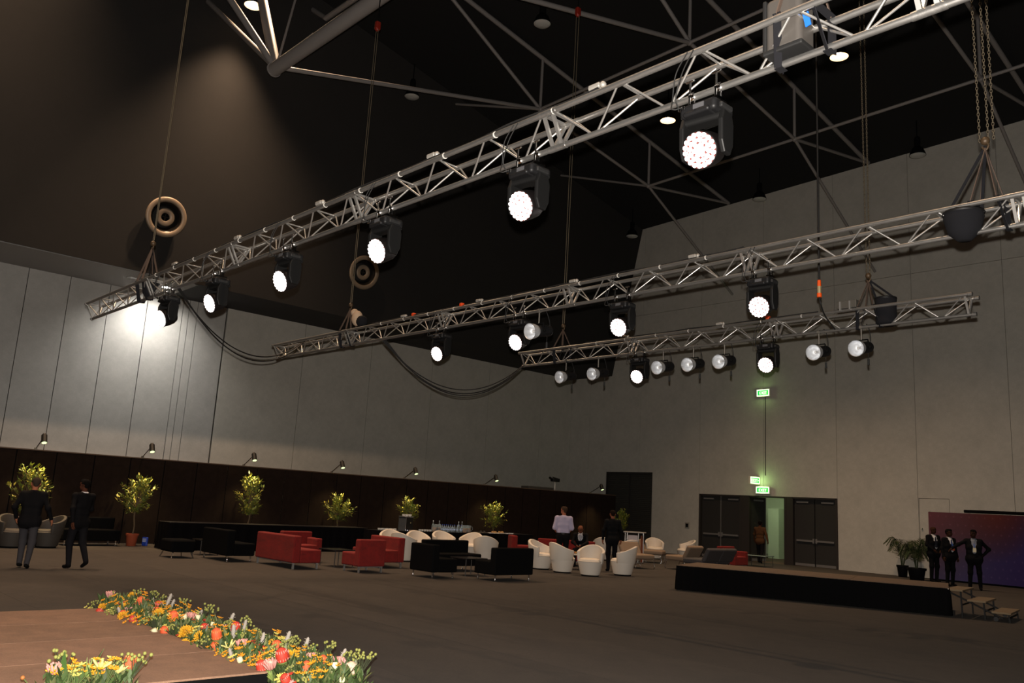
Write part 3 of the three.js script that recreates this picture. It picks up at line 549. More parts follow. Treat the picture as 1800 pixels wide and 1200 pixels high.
const jug = (() => { const t = new THREE.Group(); part('jug_body', lathe([[0, 0], [0.07, 0], [0.075, 0.03], [0.07, 0.15], [0.078, 0.24], [0.074, 0.24], [0.066, 0.15], [0.07, 0.03], [0, 0.012]], 18), glass, t); part('juice', lathe([[0, 0.015], [0.066, 0.02], [0.066, 0.14], [0, 0.14]], 16), mat(0xd07a12, 0.3), t, 'orange juice'); part('handle', tube([V(0.07, 0.2, 0), V(0.12, 0.19, 0), V(0.12, 0.08, 0), V(0.07, 0.06, 0)], 0.009, 12, 6), glass, t); return t; })();
const place = (proto, name, category, p, label, group, turn = 0) => { const t = proto.clone(); t.name = numbered(name); t.userData = { label, category, group }; t.position.copy(p); t.rotation.y = turn; scene.add(t); return t; };
for (let k = 0; k < 14; k++) place(bottleProto, 'water_bottle', 'bottle', onBar(773 + (k % 8) * 3.6 + (k > 7 ? 30 : 0), k % 2 ? -0.12 : 0.02), 'small clear water bottle with blue cap on the bar table', 'water bottles on the bar table');
[[760, 0], [771, -0.1], [805, 0.05], [811, -0.05]].forEach(([x, d]) => place(tallBottle, 'tall_bottle', 'bottle', onBar(x, d), 'tall clear glass bottle on the bar table', 'tall bottles on the bar table'));
[[763, 0.12, 'left of the water bottles'], [770, 0.12, 'left of the water bottles'], [816, 0.1, 'right of the water bottles'], [823, 0.1, 'right of the water bottles']].forEach(([x, d]) => place(jug, 'juice_jug', 'jug', onBar(x, d), 'glass jug of orange juice on the bar table', 'juice jugs on the bar table', 1));
const cup = (() => { const t = new THREE.Group(); part('cup_body', lathe([[0, 0], [0.022, 0], [0.028, 0.01], [0.04, 0.06], [0.037, 0.06], [0.025, 0.012], [0, 0.008]], 14), mat(0xd9d6d0, 0.35), t); part('handle', new THREE.TorusGeometry(0.018, 0.005, 6, 10).translate(0.045, 0.033, 0), mat(0xd9d6d0, 0.35), t); return t; })();
for (let k = 0; k < 9; k++) place(cup, 'coffee_cup', 'cup', onBar(665 + k * 3.6, (k % 2) * 0.09 - 0.05), 'white coffee cup lined up at the end of the bar table', 'cups at the bar end');
for (let k = 0; k < 5; k++) place(cup, 'coffee_cup', 'cup', onBar(737 + k * 4.6, 0.06), 'white coffee cup between the coffee machine and the jugs', 'cups beside the jugs');
{ const p = onBar(712, -0.12), t = thing('coffee_machine', 'black and steel coffee machine with cups stacked on top', 'coffee machine', p, 0.2);
  part('body', rbox(0.3, 0.42, 0.34, 0.02, 0, 0.21, 0), M.blackPlastic, t); part('side_panel', [box(0.31, 0.4, 0.02, 0, 0.2, 0.17)], mat(0xaab2bd, 0.25, 0.9), t); part('tray', rbox(0.3, 0.03, 0.4, 0.01, 0, 0.435, 0), mat(0xb5bcc6, 0.25, 0.9), t); part('drip_tray', box(0.14, 0.03, 0.26, 0.2, 0.02, 0), M.chrome, t); part('badge', box(0.005, 0.03, 0.04, 0.153, 0.25, -0.05), mat(0xc9b98a, 0.4, 0.5), t);
  for (let k = 0; k < 6; k++) place(cup, 'coffee_cup', 'cup', p.clone().add(V((k % 2) * 0.12 - 0.05, 0.451, (k - 2.5) * 0.062)), 'white coffee cup on top of the coffee machine', 'cups on the coffee machine');
}
[[848, 0.05, 0.34], [868, 0.1, 0.26], [880, -0.05, 0.3]].forEach(([x, d, l], i) => { const p = onBar(x, d), t = thing('serving_tray', ['dark serving tray beside the juice jugs', 'white serving tray of snacks behind the tub chairs', 'white serving tray at the far end of the bar table'][i], 'tray', p); part('plate', rbox(0.3, 0.02, l, 0.008, 0, 0.012, 0), i ? mat(0xcfcac0, 0.5) : mat(0x5c5751, 0.5), t); for (let k = 0; k < 4; k++) part('snack', ball(0.035, (k % 2) * 0.12 - 0.06, 0.04, (k - 1.5) * l * 0.22, 8, 6), mat(i ? 0xa07c4a : 0x2d2a27, 0.8), t); });
[[892, 0.12], [898, 0.05], [862, 0.16]].forEach(([x, d], i) => { const t = thing('napkin_pile', 'pile of white paper napkins on the bar table end', 'napkins', onBar(x, d), i * 0.7, 'napkin piles on the bar table'); part('sheet', rbox(0.16, 0.02, 0.16, 0.004, 0, 0.011, 0), mat(0xd5d3d6, 0.8), t); part('sheet', box(0.16, 0.004, 0.16, 0.01, 0.0235, 0.01, 0.3), mat(0xd5d3d6, 0.8), t); });

// ---------- lounge seating ----------
function tubShell(ang, r0, r1, y0, yBack, yArm, thick) {
  const n = 26, prof = 6, pos = [], idx = [];
  for (let i = 0; i <= n; i++) {
    const a = (i / n * 2 - 1) * ang, k = Math.abs(a) / ang, top = yArm + (yBack - yArm) * (1 - k * k * (3 - 2 * k)), rt = r0 + (r1 - r0) * (top - y0) / (yBack - y0);
    const s = Math.sin(a), c = -Math.cos(a), P = [[r0, y0], [rt, top - 0.02], [rt - 0.02, top], [rt - thick + 0.02, top], [rt - thick, top - 0.02], [r0 - thick, y0]];
    for (const [r, y] of P) pos.push(s * r, y, c * r);
  }
  for (let i = 0; i < n; i++) for (let j = 0; j < prof; j++) { const a = i * prof + j, b = i * prof + (j + 1) % prof; idx.push(a, b, a + prof, b, b + prof, a + prof); }
  for (const e of [0, n]) { const o = e * prof; for (let j = 1; j < prof - 1; j++) e ? idx.push(o, o + j, o + j + 1) : idx.push(o, o + j + 1, o + j); }
  const g = new THREE.BufferGeometry(); g.setAttribute('position', new THREE.Float32BufferAttribute(pos, 3)); g.setIndex(idx);
  const f = g.toNonIndexed(); f.computeVertexNormals(); const sm = new THREE.BufferGeometry(); sm.setAttribute('position', g.attributes.position); sm.setIndex(g.index); sm.computeVertexNormals(); return sm;
}
const whiteCh = mat(0xcfc6ba, 0.6);
const tubChair = (() => {
  const t = new THREE.Group();
  part('base', lathe([[0, 0.03], [0.245, 0.03], [0.262, 0.05], [0.338, 0.37], [0.33, 0.4], [0, 0.4]], 32), whiteCh, t);
  part('seat', lathe([[0, 0.46], [0.24, 0.455], [0.3, 0.44], [0.325, 0.41], [0.32, 0.38], [0, 0.38]], 30), mat(0xd6ccbe, 0.6), t);
  part('backrest', tubShell(112 * RAD, 0.345, 0.4, 0.34, 0.81, 0.62, 0.085), whiteCh, t);
  part('piping', lathe([[0.336, 0.37], [0.344, 0.375], [0.34, 0.383]], 32), mat(0xb9afa2, 0.7), t); part('plinth', cyl(0.235, 0.235, 0.03, 24, 0, 0.015, 0), M.blackMatte, t);
  return t;
})();
const tubs = [
  [988, 1006, 118, 'turned away, beside the black armchair nearest the tan seats'], [1037, 1012, -18, 'showing its seat to the hall, in the middle of its circle'], [1094, 1011, -105, 'with its back to the tan lounge seats'], [950, 1000, 55, 'behind the large black armchair'],
  [1102, 990, 200, 'half hidden behind the man in the dark suit'], [1060, 984, 170, 'behind the open tub chair, near the dark suited man'],
  [708, 986, 150, 'with its back to the red armchairs'], [686, 979, 20, 'behind the red armchair back by the bar'], [733, 981, 25, 'at the bar behind the white chair back'], [778, 979, 30, 'at the bar under the juice jugs'], [825, 981, -20, 'between the black sofa and the bar'], [852, 990, 175, 'with its back to the large black armchair'],
  [1150, 982, 0, 'facing the hall in front of the lectern'], [1205, 985, -80, 'turned to the tan lounge seats by the doors'],
];
tubs.forEach(([x, y, d, w]) => place(tubChair, 'tub_chair', 'chair', onFloor(x, y), 'white leather tub chair ' + w, 'white tub chairs', face(d)));
function boxSeat(m, w, legs, arms = false) {   // square upholstered chair or sofa, front to +z
  const t = new THREE.Group(), d = 0.74;
  part('seat', rbox(w, 0.3, d - 0.19, 0.035, 0, 0.29, 0.095, 3), m, t); part('backrest', rbox(w, 0.61, 0.2, 0.035, 0, 0.445, -d / 2 + 0.1, 3), m, t);
  if (arms) for (const s of [-1, 1]) part('armrest', rbox(0.17, 0.22, d - 0.05, 0.04, s * (w / 2 - 0.085), 0.5, 0.02, 3), m, t);
  if (legs === 'sled') { part('base_rail', [box(w - 0.06, 0.025, 0.03, 0, 0.13, -d / 2 + 0.06), box(w - 0.06, 0.025, 0.03, 0, 0.13, d / 2 - 0.06)], M.aluDull, t); for (const sx of [-1, 1]) for (const sz of [-1, 1]) part('leg', box(0.03, 0.14, 0.045, sx * (w / 2 - 0.06), 0.07, sz * (d / 2 - 0.06)), M.aluDull, t); }
  else for (const sx of [-1, 1]) for (const sz of [-1, 1]) part('leg', lathe([[0.012, 0], [0.024, 0.01], [0.022, 0.03], [0.012, 0.045], [0.015, 0.08], [0.024, 0.145]], 10).translate(sx * (w / 2 - 0.07), 0, sz * (d / 2 - 0.07)), M.chrome, t);
  return t;
}
const redFabric = new THREE.MeshStandardMaterial({ color: 0x801510, roughness: 0.95, map: noiseTexture(128, 61, [6, 24], 190, 252, [1, 1, 1], 26) });
const redSofa = boxSeat(redFabric, 1.3, 'sled'), redChair = boxSeat(redFabric, 0.74, 'sled'), redArm = boxSeat(redFabric, 0.85, 'sled', true);
const at2 = (x, y, dx, dz) => onFloor(x, y).add(V(dx, 0, dz));
const H2 = Math.PI / 2, longRed = boxSeat(redFabric, 1.85, 'sled');
place(longRed, 'red_sofa', 'sofa', V(-18.9, 0, -10.47), 'red fabric sofa with its long back to the hall', 'red lounge seats', Math.PI);
place(redArm, 'red_armchair', 'armchair', V(-20.05, 0, -11.45), 'red armchair beyond the long sofa back, facing the dark table', 'red lounge seats', H2);
place(redChair, 'red_armchair', 'armchair', V(-17.38, 0, -11.62), 'red armchair with plain square back turned to the hall', 'red lounge seats', -H2);
place(redSofa, 'red_sofa', 'sofa', V(-18.72, 0, -12.95), 'red two seat sofa with its end against the white tub chairs', 'red lounge seats', 0);
place(longRed, 'red_sofa', 'sofa', V(-18.9, 0, -20.1), 'red sofa behind the seated person and the pale shirt', 'red lounge seats', 0.5);
place(redChair, 'red_armchair', 'armchair', V(-21.2, 0, -20.4), 'red armchair wedged between bar table and black armchair', 'red lounge seats', face(100));
place(redArm, 'red_armchair', 'armchair', V(-17.0, 0, -26.7), 'red armchair beside the glass table by the open doors', 'red lounge seats', H2);
const blackFab = dull(0x0a0a0b, 0.9, 0.12);
const blackSofa = boxSeat(blackFab, 1.45, 'chrome'), blackChair = boxSeat(blackFab, 0.86, 'chrome'), blackOttoman = (() => { const t = new THREE.Group(); part('cushion', rbox(0.75, 0.3, 0.6, 0.06, 0, 0.29, 0, 3), blackFab, t); for (const sx of [-1, 1]) for (const sz of [-1, 1]) part('leg', rod(V(sx * 0.3, 0.15, sz * 0.22), V(sx * 0.36, 0, sz * 0.27), 0.014, 8), M.chrome, t); return t; })();
const wideBlack = boxSeat(blackFab, 1.22, 'chrome');
place(blackChair, 'black_armchair', 'armchair', V(-15.95, 0, -12.6), 'black armchair with chrome feet next to the red square back', 'black lounge seats', Math.PI);
place(blackSofa, 'black_sofa', 'sofa', V(-17.4, 0, -14.3), 'black sofa with its seat turned to the hall, before white chairs', 'black lounge seats', H2);
place(wideBlack, 'black_armchair', 'armchair', V(-15.08, 0, -14.02), 'wide black armchair with its back to the hall beside a white chair', 'black lounge seats', -H2);
place(blackOttoman, 'black_ottoman', 'ottoman', V(-21.35, 0, -8.8), 'low black ottoman with splayed chrome feet before the cloth table', 'black ottomans', 0);
place(blackSofa, 'black_sofa', 'sofa', V(-20.65, 0, -9.78), 'black sofa back with chrome feet beside the long red sofa', 'black lounge seats', Math.PI);
place(blackSofa, 'black_sofa', 'sofa', V(-25.3, 0, -7.9), 'black sofa with small steel feet against the partition', 'black lounge seats', H2);
function lowTable(pos, w, d, h, m, label, turn = 0) { const t = thing('low_table', label, 'table', pos, turn, 'low tables'); part('table_top', rbox(w, 0.03, d, 0.008, 0, h - 0.015, 0), m, t); for (const sx of [-1, 1]) for (const sz of [-1, 1]) part('leg', rod(V(sx * (w / 2 - 0.04), 0, sz * (d / 2 - 0.04)), V(sx * (w / 2 - 0.04), h - 0.03, sz * (d / 2 - 0.04)), 0.012, 8), mat(0x3a3735, 0.5, 0.4), t); return t; }
const darkTop = mat(0x1a1818, 0.25);
lowTable(V(-18.7, 0, -11.72), 0.75, 0.6, 0.42, darkTop, 'low dark table between the red seats', 0);
lowTable(V(-16.22, 0, -13.9), 0.6, 0.7, 0.42, darkTop, 'low dark table between the black seats', 0);
lowTable(V(-22.2, 0, -9.9), 0.55, 0.55, 0.4, darkTop, 'low dark table beside the black ottoman', 0);
lowTable(onFloor(1010, 1000), 0.6, 0.6, 0.44, mat(0xc4bcae, 0.5), 'low pale table inside the circle of white chairs', 0.3);
lowTable(onFloor(1332, 995), 0.95, 0.8, 0.42, new THREE.MeshPhysicalMaterial({ color: 0x9fb3a8, roughness: 0.05, metalness: 0, clearcoat: 1 }), 'low glass topped table in front of the open doors', 0.1);
{ const t = thing('snack_plate', 'white plate of snacks on the pale low table', 'plate', onFloor(1010, 1000).add(V(0, 0.441, 0))); part('dish', lathe([[0, 0], [0.07, 0], [0.13, 0.02], [0.125, 0.022], [0, 0.008]], 18), mat(0xd6d2c8, 0.3), t); for (let k = 0; k < 5; k++) part('snack', ball(0.028, Math.cos(k * 1.3) * 0.06, 0.03, Math.sin(k * 1.3) * 0.06, 8, 6), mat([0xb98a3a, 0x7d2f1c, 0xc9a860][k % 3], 0.8), t); }
// tan loungers near the doors
const tan = mat(0x7d6a58, 0.9), slate = mat(0x3d3a3b, 0.85);
const lounger = m => { const t = new THREE.Group(); part('seat', rbox(0.75, 0.16, 0.75, 0.06, 0, 0.37, 0.05, 3), m, t); part('backrest', rbox(0.8, 0.46, 0.14, 0.06, 0, 0, 0, 3).rotateX(-0.5).translate(0, 0.58, -0.42), m, t); for (const s of [-1, 1]) { part('leg', tube([V(s * 0.36, 0.3, 0.35), V(s * 0.38, 0.02, 0.38), V(s * 0.38, 0.02, -0.3), V(s * 0.36, 0.3, -0.3)], 0.013, 24, 6), M.chrome, t); } part('cross_bar', rod(V(-0.37, 0.28, -0.2), V(0.37, 0.28, -0.2), 0.012, 8), M.chrome, t); return t; };
const tanL = lounger(tan), slateL = lounger(slate);
place(tanL, 'lounge_chair', 'lounge chair', onFloor(1150, 988).add(V(0.1, 0, 0.25)), 'tan low lounge chair on steel frame before a white tub chair', 'lounge chairs by the doors', face(70));
place(tanL, 'lounge_chair', 'lounge chair', V(-16.9, 0, -23.6), 'tan lounge chair with rounded back by the stage corner', 'lounge chairs by the doors', -H2);
place(slateL, 'lounge_chair', 'lounge chair', V(-15.7, 0, -22.9), 'dark slate lounge chair with its back to the small stage', 'lounge chairs by the doors', -H2);
place(slateL, 'lounge_chair', 'lounge chair', V(-15.75, 0, -23.75), 'dark slate lounge chair next to the red armchair by the doors', 'lounge chairs by the doors', -H2);
place(tanL, 'lounge_chair', 'lounge chair', onFloor(1120, 998), 'tan lounge chair back beyond the white circle, near the lectern', 'lounge chairs by the doors', face(30));
// grey tub chair group beyond the walking pair
const greyTub = tubChair.clone(); greyTub.children.forEach(c => { if (c.name !== 'plinth') c.material = mat(0x3c3732, 0.7); });
place(greyTub, 'grey_tub_chair', 'chair', onFloor(18, 962), 'grey tub chair beside the cloth table behind the walking pair', 'grey tub chairs', face(60));
place(greyTub, 'grey_tub_chair', 'chair', onFloor(80, 962), 'grey tub chair partly hidden by the walking man', 'grey tub chairs', face(-30));
{ // lectern
  const p = onFloor(1122, 984), t = thing('lectern', 'lectern with silver posts, white panel and orange wooden side', 'lectern', V(-19.4, 0, -24.2), face(-20)); const post = M.alu;
  for (const [x, z] of [[-0.27, 0.2], [-0.2, 0.2], [0.2, 0.2], [-0.27, -0.2], [0.3, -0.2]]) part('post', rod(V(x, 0, z), V(x, 1.02, z), 0.022, 10), post, t);
  part('front_panel', box(0.34, 0.8, 0.02, 0, 0.55, 0.19), mat(0xb3aeb4, 0.6), t); part('side_panel', box(0.02, 0.9, 0.36, 0.29, 0.5, 0), mat(0x8a4322, 0.6), t, 'orange wooden side'); part('desk_top', rbox(0.72, 0.04, 0.5, 0.01, 0.03, 1.05, 0), mat(0x9c9a96, 0.4), t); part('base', rbox(0.68, 0.04, 0.48, 0.01, 0, 0.02, 0), mat(0x4a4744, 0.5), t);
}
// ---------- small stage, steps, banner, palms ----------
{
  const A = V(-12.33, 0, -17.0), ang = Math.atan2(1.95, 5.33), H = 0.57, L = 5.7, dp = 1.9;
  const t = thing('small_stage', 'low carpeted stage with pleated black skirt before the exit doors', 'stage', A, ang);   // local x runs along the front, -z is the back
  const deck = new THREE.MeshStandardMaterial({ color: 0x6d5a49, roughness: 0.95, map: noiseTexture(256, 71, [8, 64], 190, 250, [1, 1, 1], 40) });
  for (let k = 0; k < 3; k++) part('deck', worldUV(span(k * 1.9 + 0.004, k * 1.9 + 1.896, H - 0.06, H, -dp, 0), 1), deck, t);
  const n = 220, pos = [], idx = []; for (let i = 0; i <= n; i++) { let s = i / n * (dp + L + dp), x, z, nx = 0, nz = 0; if (s < dp) { x = 0; z = -dp + s; nx = -1; } else if (s < dp + L) { x = s - dp; z = 0; nz = 1; } else { x = L; z = -(s - dp - L); nx = 1; }
    for (const [y, w] of [[H - 0.01, 0.2], [H * 0.5, 0.8], [0.02, 1.1]]) { const f = 0.012 + Math.abs(Math.sin(i * 0.9 + Math.sin(i * 0.17) * 2)) * 0.045 * w; pos.push(x + nx * f, y, z + nz * f); } }
  for (let i = 0; i < n; i++) for (let j = 0; j < 2; j++) { const a = i * 3 + j; idx.push(a, a + 1, a + 3, a + 1, a + 4, a + 3); }
  const g = new THREE.BufferGeometry(); g.setAttribute('position', new THREE.Float32BufferAttribute(pos, 3)); g.setIndex(idx); g.computeVertexNormals();
  part('skirt', g, new THREE.MeshPhysicalMaterial({ specularIntensity: 0.1, color: 0x09090a, roughness: 0.9, side: THREE.DoubleSide }), t, 'pleated black skirt'); part('edge_trim', box(L, 0.02, 0.012, L / 2, H - 0.02, 0.006), mat(0x8b7c6b, 0.5, 0.3), t);
  const st = thing('stage_steps', 'folding steps with three wooden treads at the small stage end', 'steps', V(-6.98, 0, -19.05), ang * 0.5), w = 1.35, tread = mat(0x6f5f48, 0.8), fr = dull(0x141312, 0.6, 0.3);
  [[0.06, 0.55], [0.47, 0.37], [0.9, 0.19]].forEach(([x, y]) => {
    part('tread', rbox(0.34, 0.035, w, 0.008, x, y - 0.02, -w / 2), tread, st);
    for (const z of [-0.06, -w + 0.06]) part('leg', [bar(V(x + 0.12, y - 0.03, z), V(x + 0.14, 0, z), 0.03, 0.03)], fr, st);
    part('cross_bar', bar(V(x + 0.13, y * 0.45, -0.06), V(x + 0.13, y * 0.45, -w + 0.06), 0.025, 0.025), fr, st);
  });
  for (const z of [-0.1, -w + 0.1]) part('stringer', bar(V(-0.08, 0.5, z), V(0.92, 0.06, z), 0.03, 0.05), fr, st);
  for (const z of [-0.06, -w + 0.06]) part('wheel', rod(V(0.8, 0.045, z - 0.02), V(0.8, 0.045, z + 0.02), 0.045, 14), M.rubber, st);
}
{ // curved pop-up banner
  const c = document.createElement('canvas'); c.width = 1024; c.height = 512; const x = c.getContext('2d');
  const gr = x.createLinearGradient(0, 0, 260, 512); gr.addColorStop(0, '#7a1f2c'); gr.addColorStop(0.45, '#5e1c34'); gr.addColorStop(0.8, '#40245c'); gr.addColorStop(1, '#39286e'); x.fillStyle = gr; x.fillRect(0, 0, 1024, 512);
  const g2 = x.createRadialGradient(560, -60, 40, 560, -60, 420); g2.addColorStop(0, 'rgba(120,42,22,0.8)'); g2.addColorStop(1, 'rgba(90,32,30,0)'); x.fillStyle = g2; x.fillRect(0, 0, 1024, 512);
  x.fillStyle = 'rgba(235,190,220,0.1)'; for (let j = 0; j < 8; j++) for (let i = 0; i < 16; i++) { const X = i * 66 + (j % 2) * 33 + 20, Y = j * 62 + 30; for (let k = 0; k < 4; k++) { x.save(); x.translate(X, Y); x.rotate(k * Math.PI / 4); x.fillRect(-1.5, -11, 3, 22); x.restore(); } }
  const tex = new THREE.CanvasTexture(c); tex.colorSpace = THREE.SRGBColorSpace;
  const t = thing('banner_wall', 'curved pop up display wall printed red orange to purple', 'banner', V(0, 0, 0));
  const n = 30, pos = [], uv = [], idx = [], H = 2.36, p0 = V(-12.35, 0, -31.95), L = 5.2;
  const pt = s => V(p0.x + s * L * 0.98, 0, p0.z - 0.4 * Math.sin(s * Math.PI) + s * 0.35);
  const sheet = off => { const pos = [], uv = [], idx = []; for (let i = 0; i <= n; i++) { const s = i / n, p = pt(s); for (const [y, v] of [[0.06, 0], [H, 1]]) { pos.push(p.x, y, p.z + off); uv.push(s * 1.35, v); } } for (let i = 0; i < n; i++) { const a = i * 2; idx.push(a, a + 2, a + 1, a + 2, a + 3, a + 1); } const g = new THREE.BufferGeometry(); g.setAttribute('position', new THREE.Float32BufferAttribute(pos, 3)); g.setAttribute('uv', new THREE.Float32BufferAttribute(uv, 2)); g.setIndex(idx); g.computeVertexNormals(); return g; };
  tex.wrapS = THREE.MirroredRepeatWrapping;
  part('printed_sheet', sheet(0), new THREE.MeshStandardMaterial({ map: tex, color: 0xc4c4c4, roughness: 0.45, side: THREE.DoubleSide }), t, 'glossy sheet printed with faint stars on red and purple');
  part('back_sheet', sheet(-0.22), M.blackMatte, t); part('foot_rail', tube(Array.from({ length: 12 }, (_, i) => { const p = pt(i / 11); return V(p.x, 0.035, p.z - 0.08); }), 0.035, 40, 8), M.blackMatte, t);
  part('head_rail', tube(Array.from({ length: 12 }, (_, i) => { const p = pt(0.22 + 0.78 * i / 11); return V(p.x, H + 0.07, p.z - 0.06); }), 0.055, 40, 8), M.blackMatte, t);
  for (const s of [0.001, 0.25, 0.5, 0.75, 0.999]) { const p = pt(s); part('post', rod(V(p.x, 0, p.z - 0.12), V(p.x, H + 0.02, p.z - 0.12), 0.02, 8), M.aluDull, t); }
}
// ---------- plants ----------
const leafMat = new THREE.MeshStandardMaterial({ color: 0xffffff, vertexColors: true, roughness: 0.55, side: THREE.DoubleSide });
const barkMat = mat(0x6d5a42, 0.9);
function leafCloud(list) {   // list of {p, dir, len, wid, col}: each leaf is a folded blade of four triangles
  const pos = [], col = [], idx = [];
  for (const { p, dir, len, wid, col: c } of list) {
    const d = dir.clone().normalize(); let side = V(0, 1, 0).cross(d); if (side.lengthSq() < 1e-4) side = V(1, 0, 0); side.normalize(); const up = d.clone().cross(side).normalize();
    const b = pos.length / 3, q = [p.clone(), p.clone().addScaledVector(d, len * 0.45).addScaledVector(side, wid / 2).addScaledVector(up, wid * 0.16), p.clone().addScaledVector(d, len * 0.45).addScaledVector(side, -wid / 2).addScaledVector(up, wid * 0.16), p.clone().addScaledVector(d, len), p.clone().addScaledVector(d, len * 0.5)];
    for (const v of q) { pos.push(v.x, v.y, v.z); col.push(...c); }
    idx.push(b, b + 1, b + 4, b, b + 4, b + 2, b + 1, b + 3, b + 4, b + 4, b + 3, b + 2);
  }
  const g = new THREE.BufferGeometry(); g.setAttribute('position', new THREE.Float32BufferAttribute(pos, 3)); g.setAttribute('color', new THREE.Float32BufferAttribute(col, 3)); g.setIndex(idx); g.computeVertexNormals(); return g;
}
function potGeo(r, h) { return lathe([[0, 0.0], [r * 0.72, 0], [r * 0.92, h * 0.82], [r * 1.02, h * 0.82], [r * 1.05, h], [r * 0.95, h], [r * 0.9, h * 0.86], [0, h * 0.86]], 22); }
function ficus(pos, H, R, low, seed, label, potColor) {
  const r = rng(seed), t = thing('potted_ficus', label, 'plant', pos, r() * 6, 'potted trees along the partition');
  part('pot', potGeo(0.17, 0.34), mat(potColor, 0.8), t, potColor === 0x9a4526 ? 'terracotta pot' : undefined); part('soil', cyl(0.15, 0.15, 0.01, 16, 0, 0.295, 0), mat(0x2a211a, 1), t);
  const top = V(0.1 * (r() - 0.5), low + 0.35 * (H - low), 0.1 * (r() - 0.5));
  part('trunk', tube([V(0, 0.28, 0), V(0.03, low * 0.5 + 0.1, 0.02), V(-0.02, low, 0), top], 0.022, 14, 7), barkMat, t);
  const tw = [], leaves = [];
  for (let k = 0; k < 56; k++) {
    const a = r() * 6.283, e = r(), y = low + (H - low) * (0.08 + 0.86 * e), rad = R * (0.35 + 0.65 * r()) * Math.sin(Math.PI * (0.14 + 0.74 * e)), end = V(Math.cos(a) * rad, y, Math.sin(a) * rad);
    const from = V(top.x * e, Math.min(top.y, low + (y - low) * 0.35), top.z * e); tw.push(rod(from, end, 0.006, 4, 0.003));
    const dir = end.clone().sub(from), n = 17;
    for (let j = 0; j < n; j++) { const s = 0.45 + 0.55 * r(), p = from.clone().lerp(end, s).add(V((r() - 0.5) * 0.09, (r() - 0.5) * 0.09, (r() - 0.5) * 0.09)); const d = dir.clone().normalize().add(V((r() - 0.5) * 1.8, (r() - 0.7) * 1.3, (r() - 0.5) * 1.8)); const v = 0.75 + r() * 0.5; leaves.push({ p, dir: d, len: 0.09 + r() * 0.055, wid: 0.042 + r() * 0.022, col: r() < 0.4 ? [0.36 * v, 0.34 * v, 0.05 * v] : [0.13 * v, 0.18 * v, 0.035 * v] }); }
  }
  part('twigs', join(tw), barkMat, t).userData.kind = 'stuff'; part('foliage', leafCloud(leaves), leafMat, t).userData.kind = 'stuff';
}
const PX = -25.2;
[[-6.3, 2.16, 0.62, 0.75, 'bushy potted ficus behind the two walking figures', 0x1c1a18], [-9.05, 2.06, 0.62, 0.85, 'potted ficus in a terracotta pot beside the long table', 0x9a4526], [-12.5, 2.3, 0.5, 0.9, 'tallest potted ficus with a bright yellow top under its lamp', 0x1c1a18], [-15.7, 1.8, 0.58, 0.85, 'potted ficus behind the red seats', 0x1c1a18], [-18.6, 1.88, 0.45, 0.9, 'potted ficus behind the coffee machine', 0x1c1a18], [-22.75, 1.86, 0.68, 0.8, 'wide potted ficus behind the end of the bar', 0x1c1a18]].forEach(([z, H, R, low, label, pc], i) => ficus(V(PX, 0, z), H, R, low, 100 + i, label, pc));
ficus(V(-24.9, 0, -30.2), 1.9, 0.32, 0.9, 120, 'dim potted ficus in front of the roller shutter', 0x1c1a18);
{ const p = onFloor(243, 958), t = thing('blue_package', 'small blue and white package leaning on the terracotta pot', 'package', p.add(V(0.2, 0, -0.1)), 0.4); part('wrapper', rbox(0.18, 0.24, 0.07, 0.02, 0, 0.12, 0), mat(0x2b49b5, 0.35), t); part('print', box(0.13, 0.1, 0.004, 0, 0.16, 0.036), mat(0xaeb8e6, 0.4), t); }
function palm(pos, H, R, n, seed, label, potR) {
  const r = rng(seed), t = thing('potted_palm', label, 'plant', pos, r() * 6, 'potted palms by the banner');
  part('pot', potGeo(potR, 0.42), dull(0x0c0b0c, 0.7, 0.25), t); part('soil', cyl(potR * 0.88, potR * 0.88, 0.01, 16, 0, 0.365, 0), mat(0x1d1713, 1), t);
  for (let k = 0; k < n; k++) {
    const a = k / n * 6.283 * 2.4 + r(), reach = R * (0.55 + 0.45 * r()), h = H * (0.62 + 0.38 * r()), c = Math.cos(a), s = Math.sin(a);
    const curve = new THREE.CatmullRomCurve3([V(c * 0.03, 0.36, s * 0.03), V(c * reach * 0.2, h * 0.7, s * reach * 0.2), V(c * reach * 0.55, h, s * reach * 0.55), V(c * reach, h - 0.18 - 0.3 * r(), s * reach)]);
    const fr = part('frond', new THREE.TubeGeometry(curve, 14, 0.007, 5), mat(0x36401f, 0.7), t), lv = [];
    for (let j = 6; j < 24; j++) { const u = j / 24, p = curve.getPoint(u), d = curve.getTangent(u), side = V(-s, 0, c); for (const q of [-1, 1]) lv.push({ p, dir: side.clone().multiplyScalar(q).addScaledVector(d, 0.75).add(V(0, -0.25 - 0.3 * r(), 0)), len: 0.32 * Math.sin(Math.PI * (0.25 + u * 0.65)), wid: 0.034, col: [0.025 + 0.015 * r(), 0.04 + 0.02 * r(), 0.014] }); }
    part('leaflets', leafCloud(lv), leafMat, fr).userData.kind = 'stuff';
  }
}
palm(onFloor(1587, 1014), 1.42, 0.8, 17, 201, 'potted palm with feathery fronds farther from the banner', 0.2);
palm(onFloor(1612, 1020), 1.45, 0.62, 18, 202, 'wide potted palm in a black pot beside the suited men', 0.3);

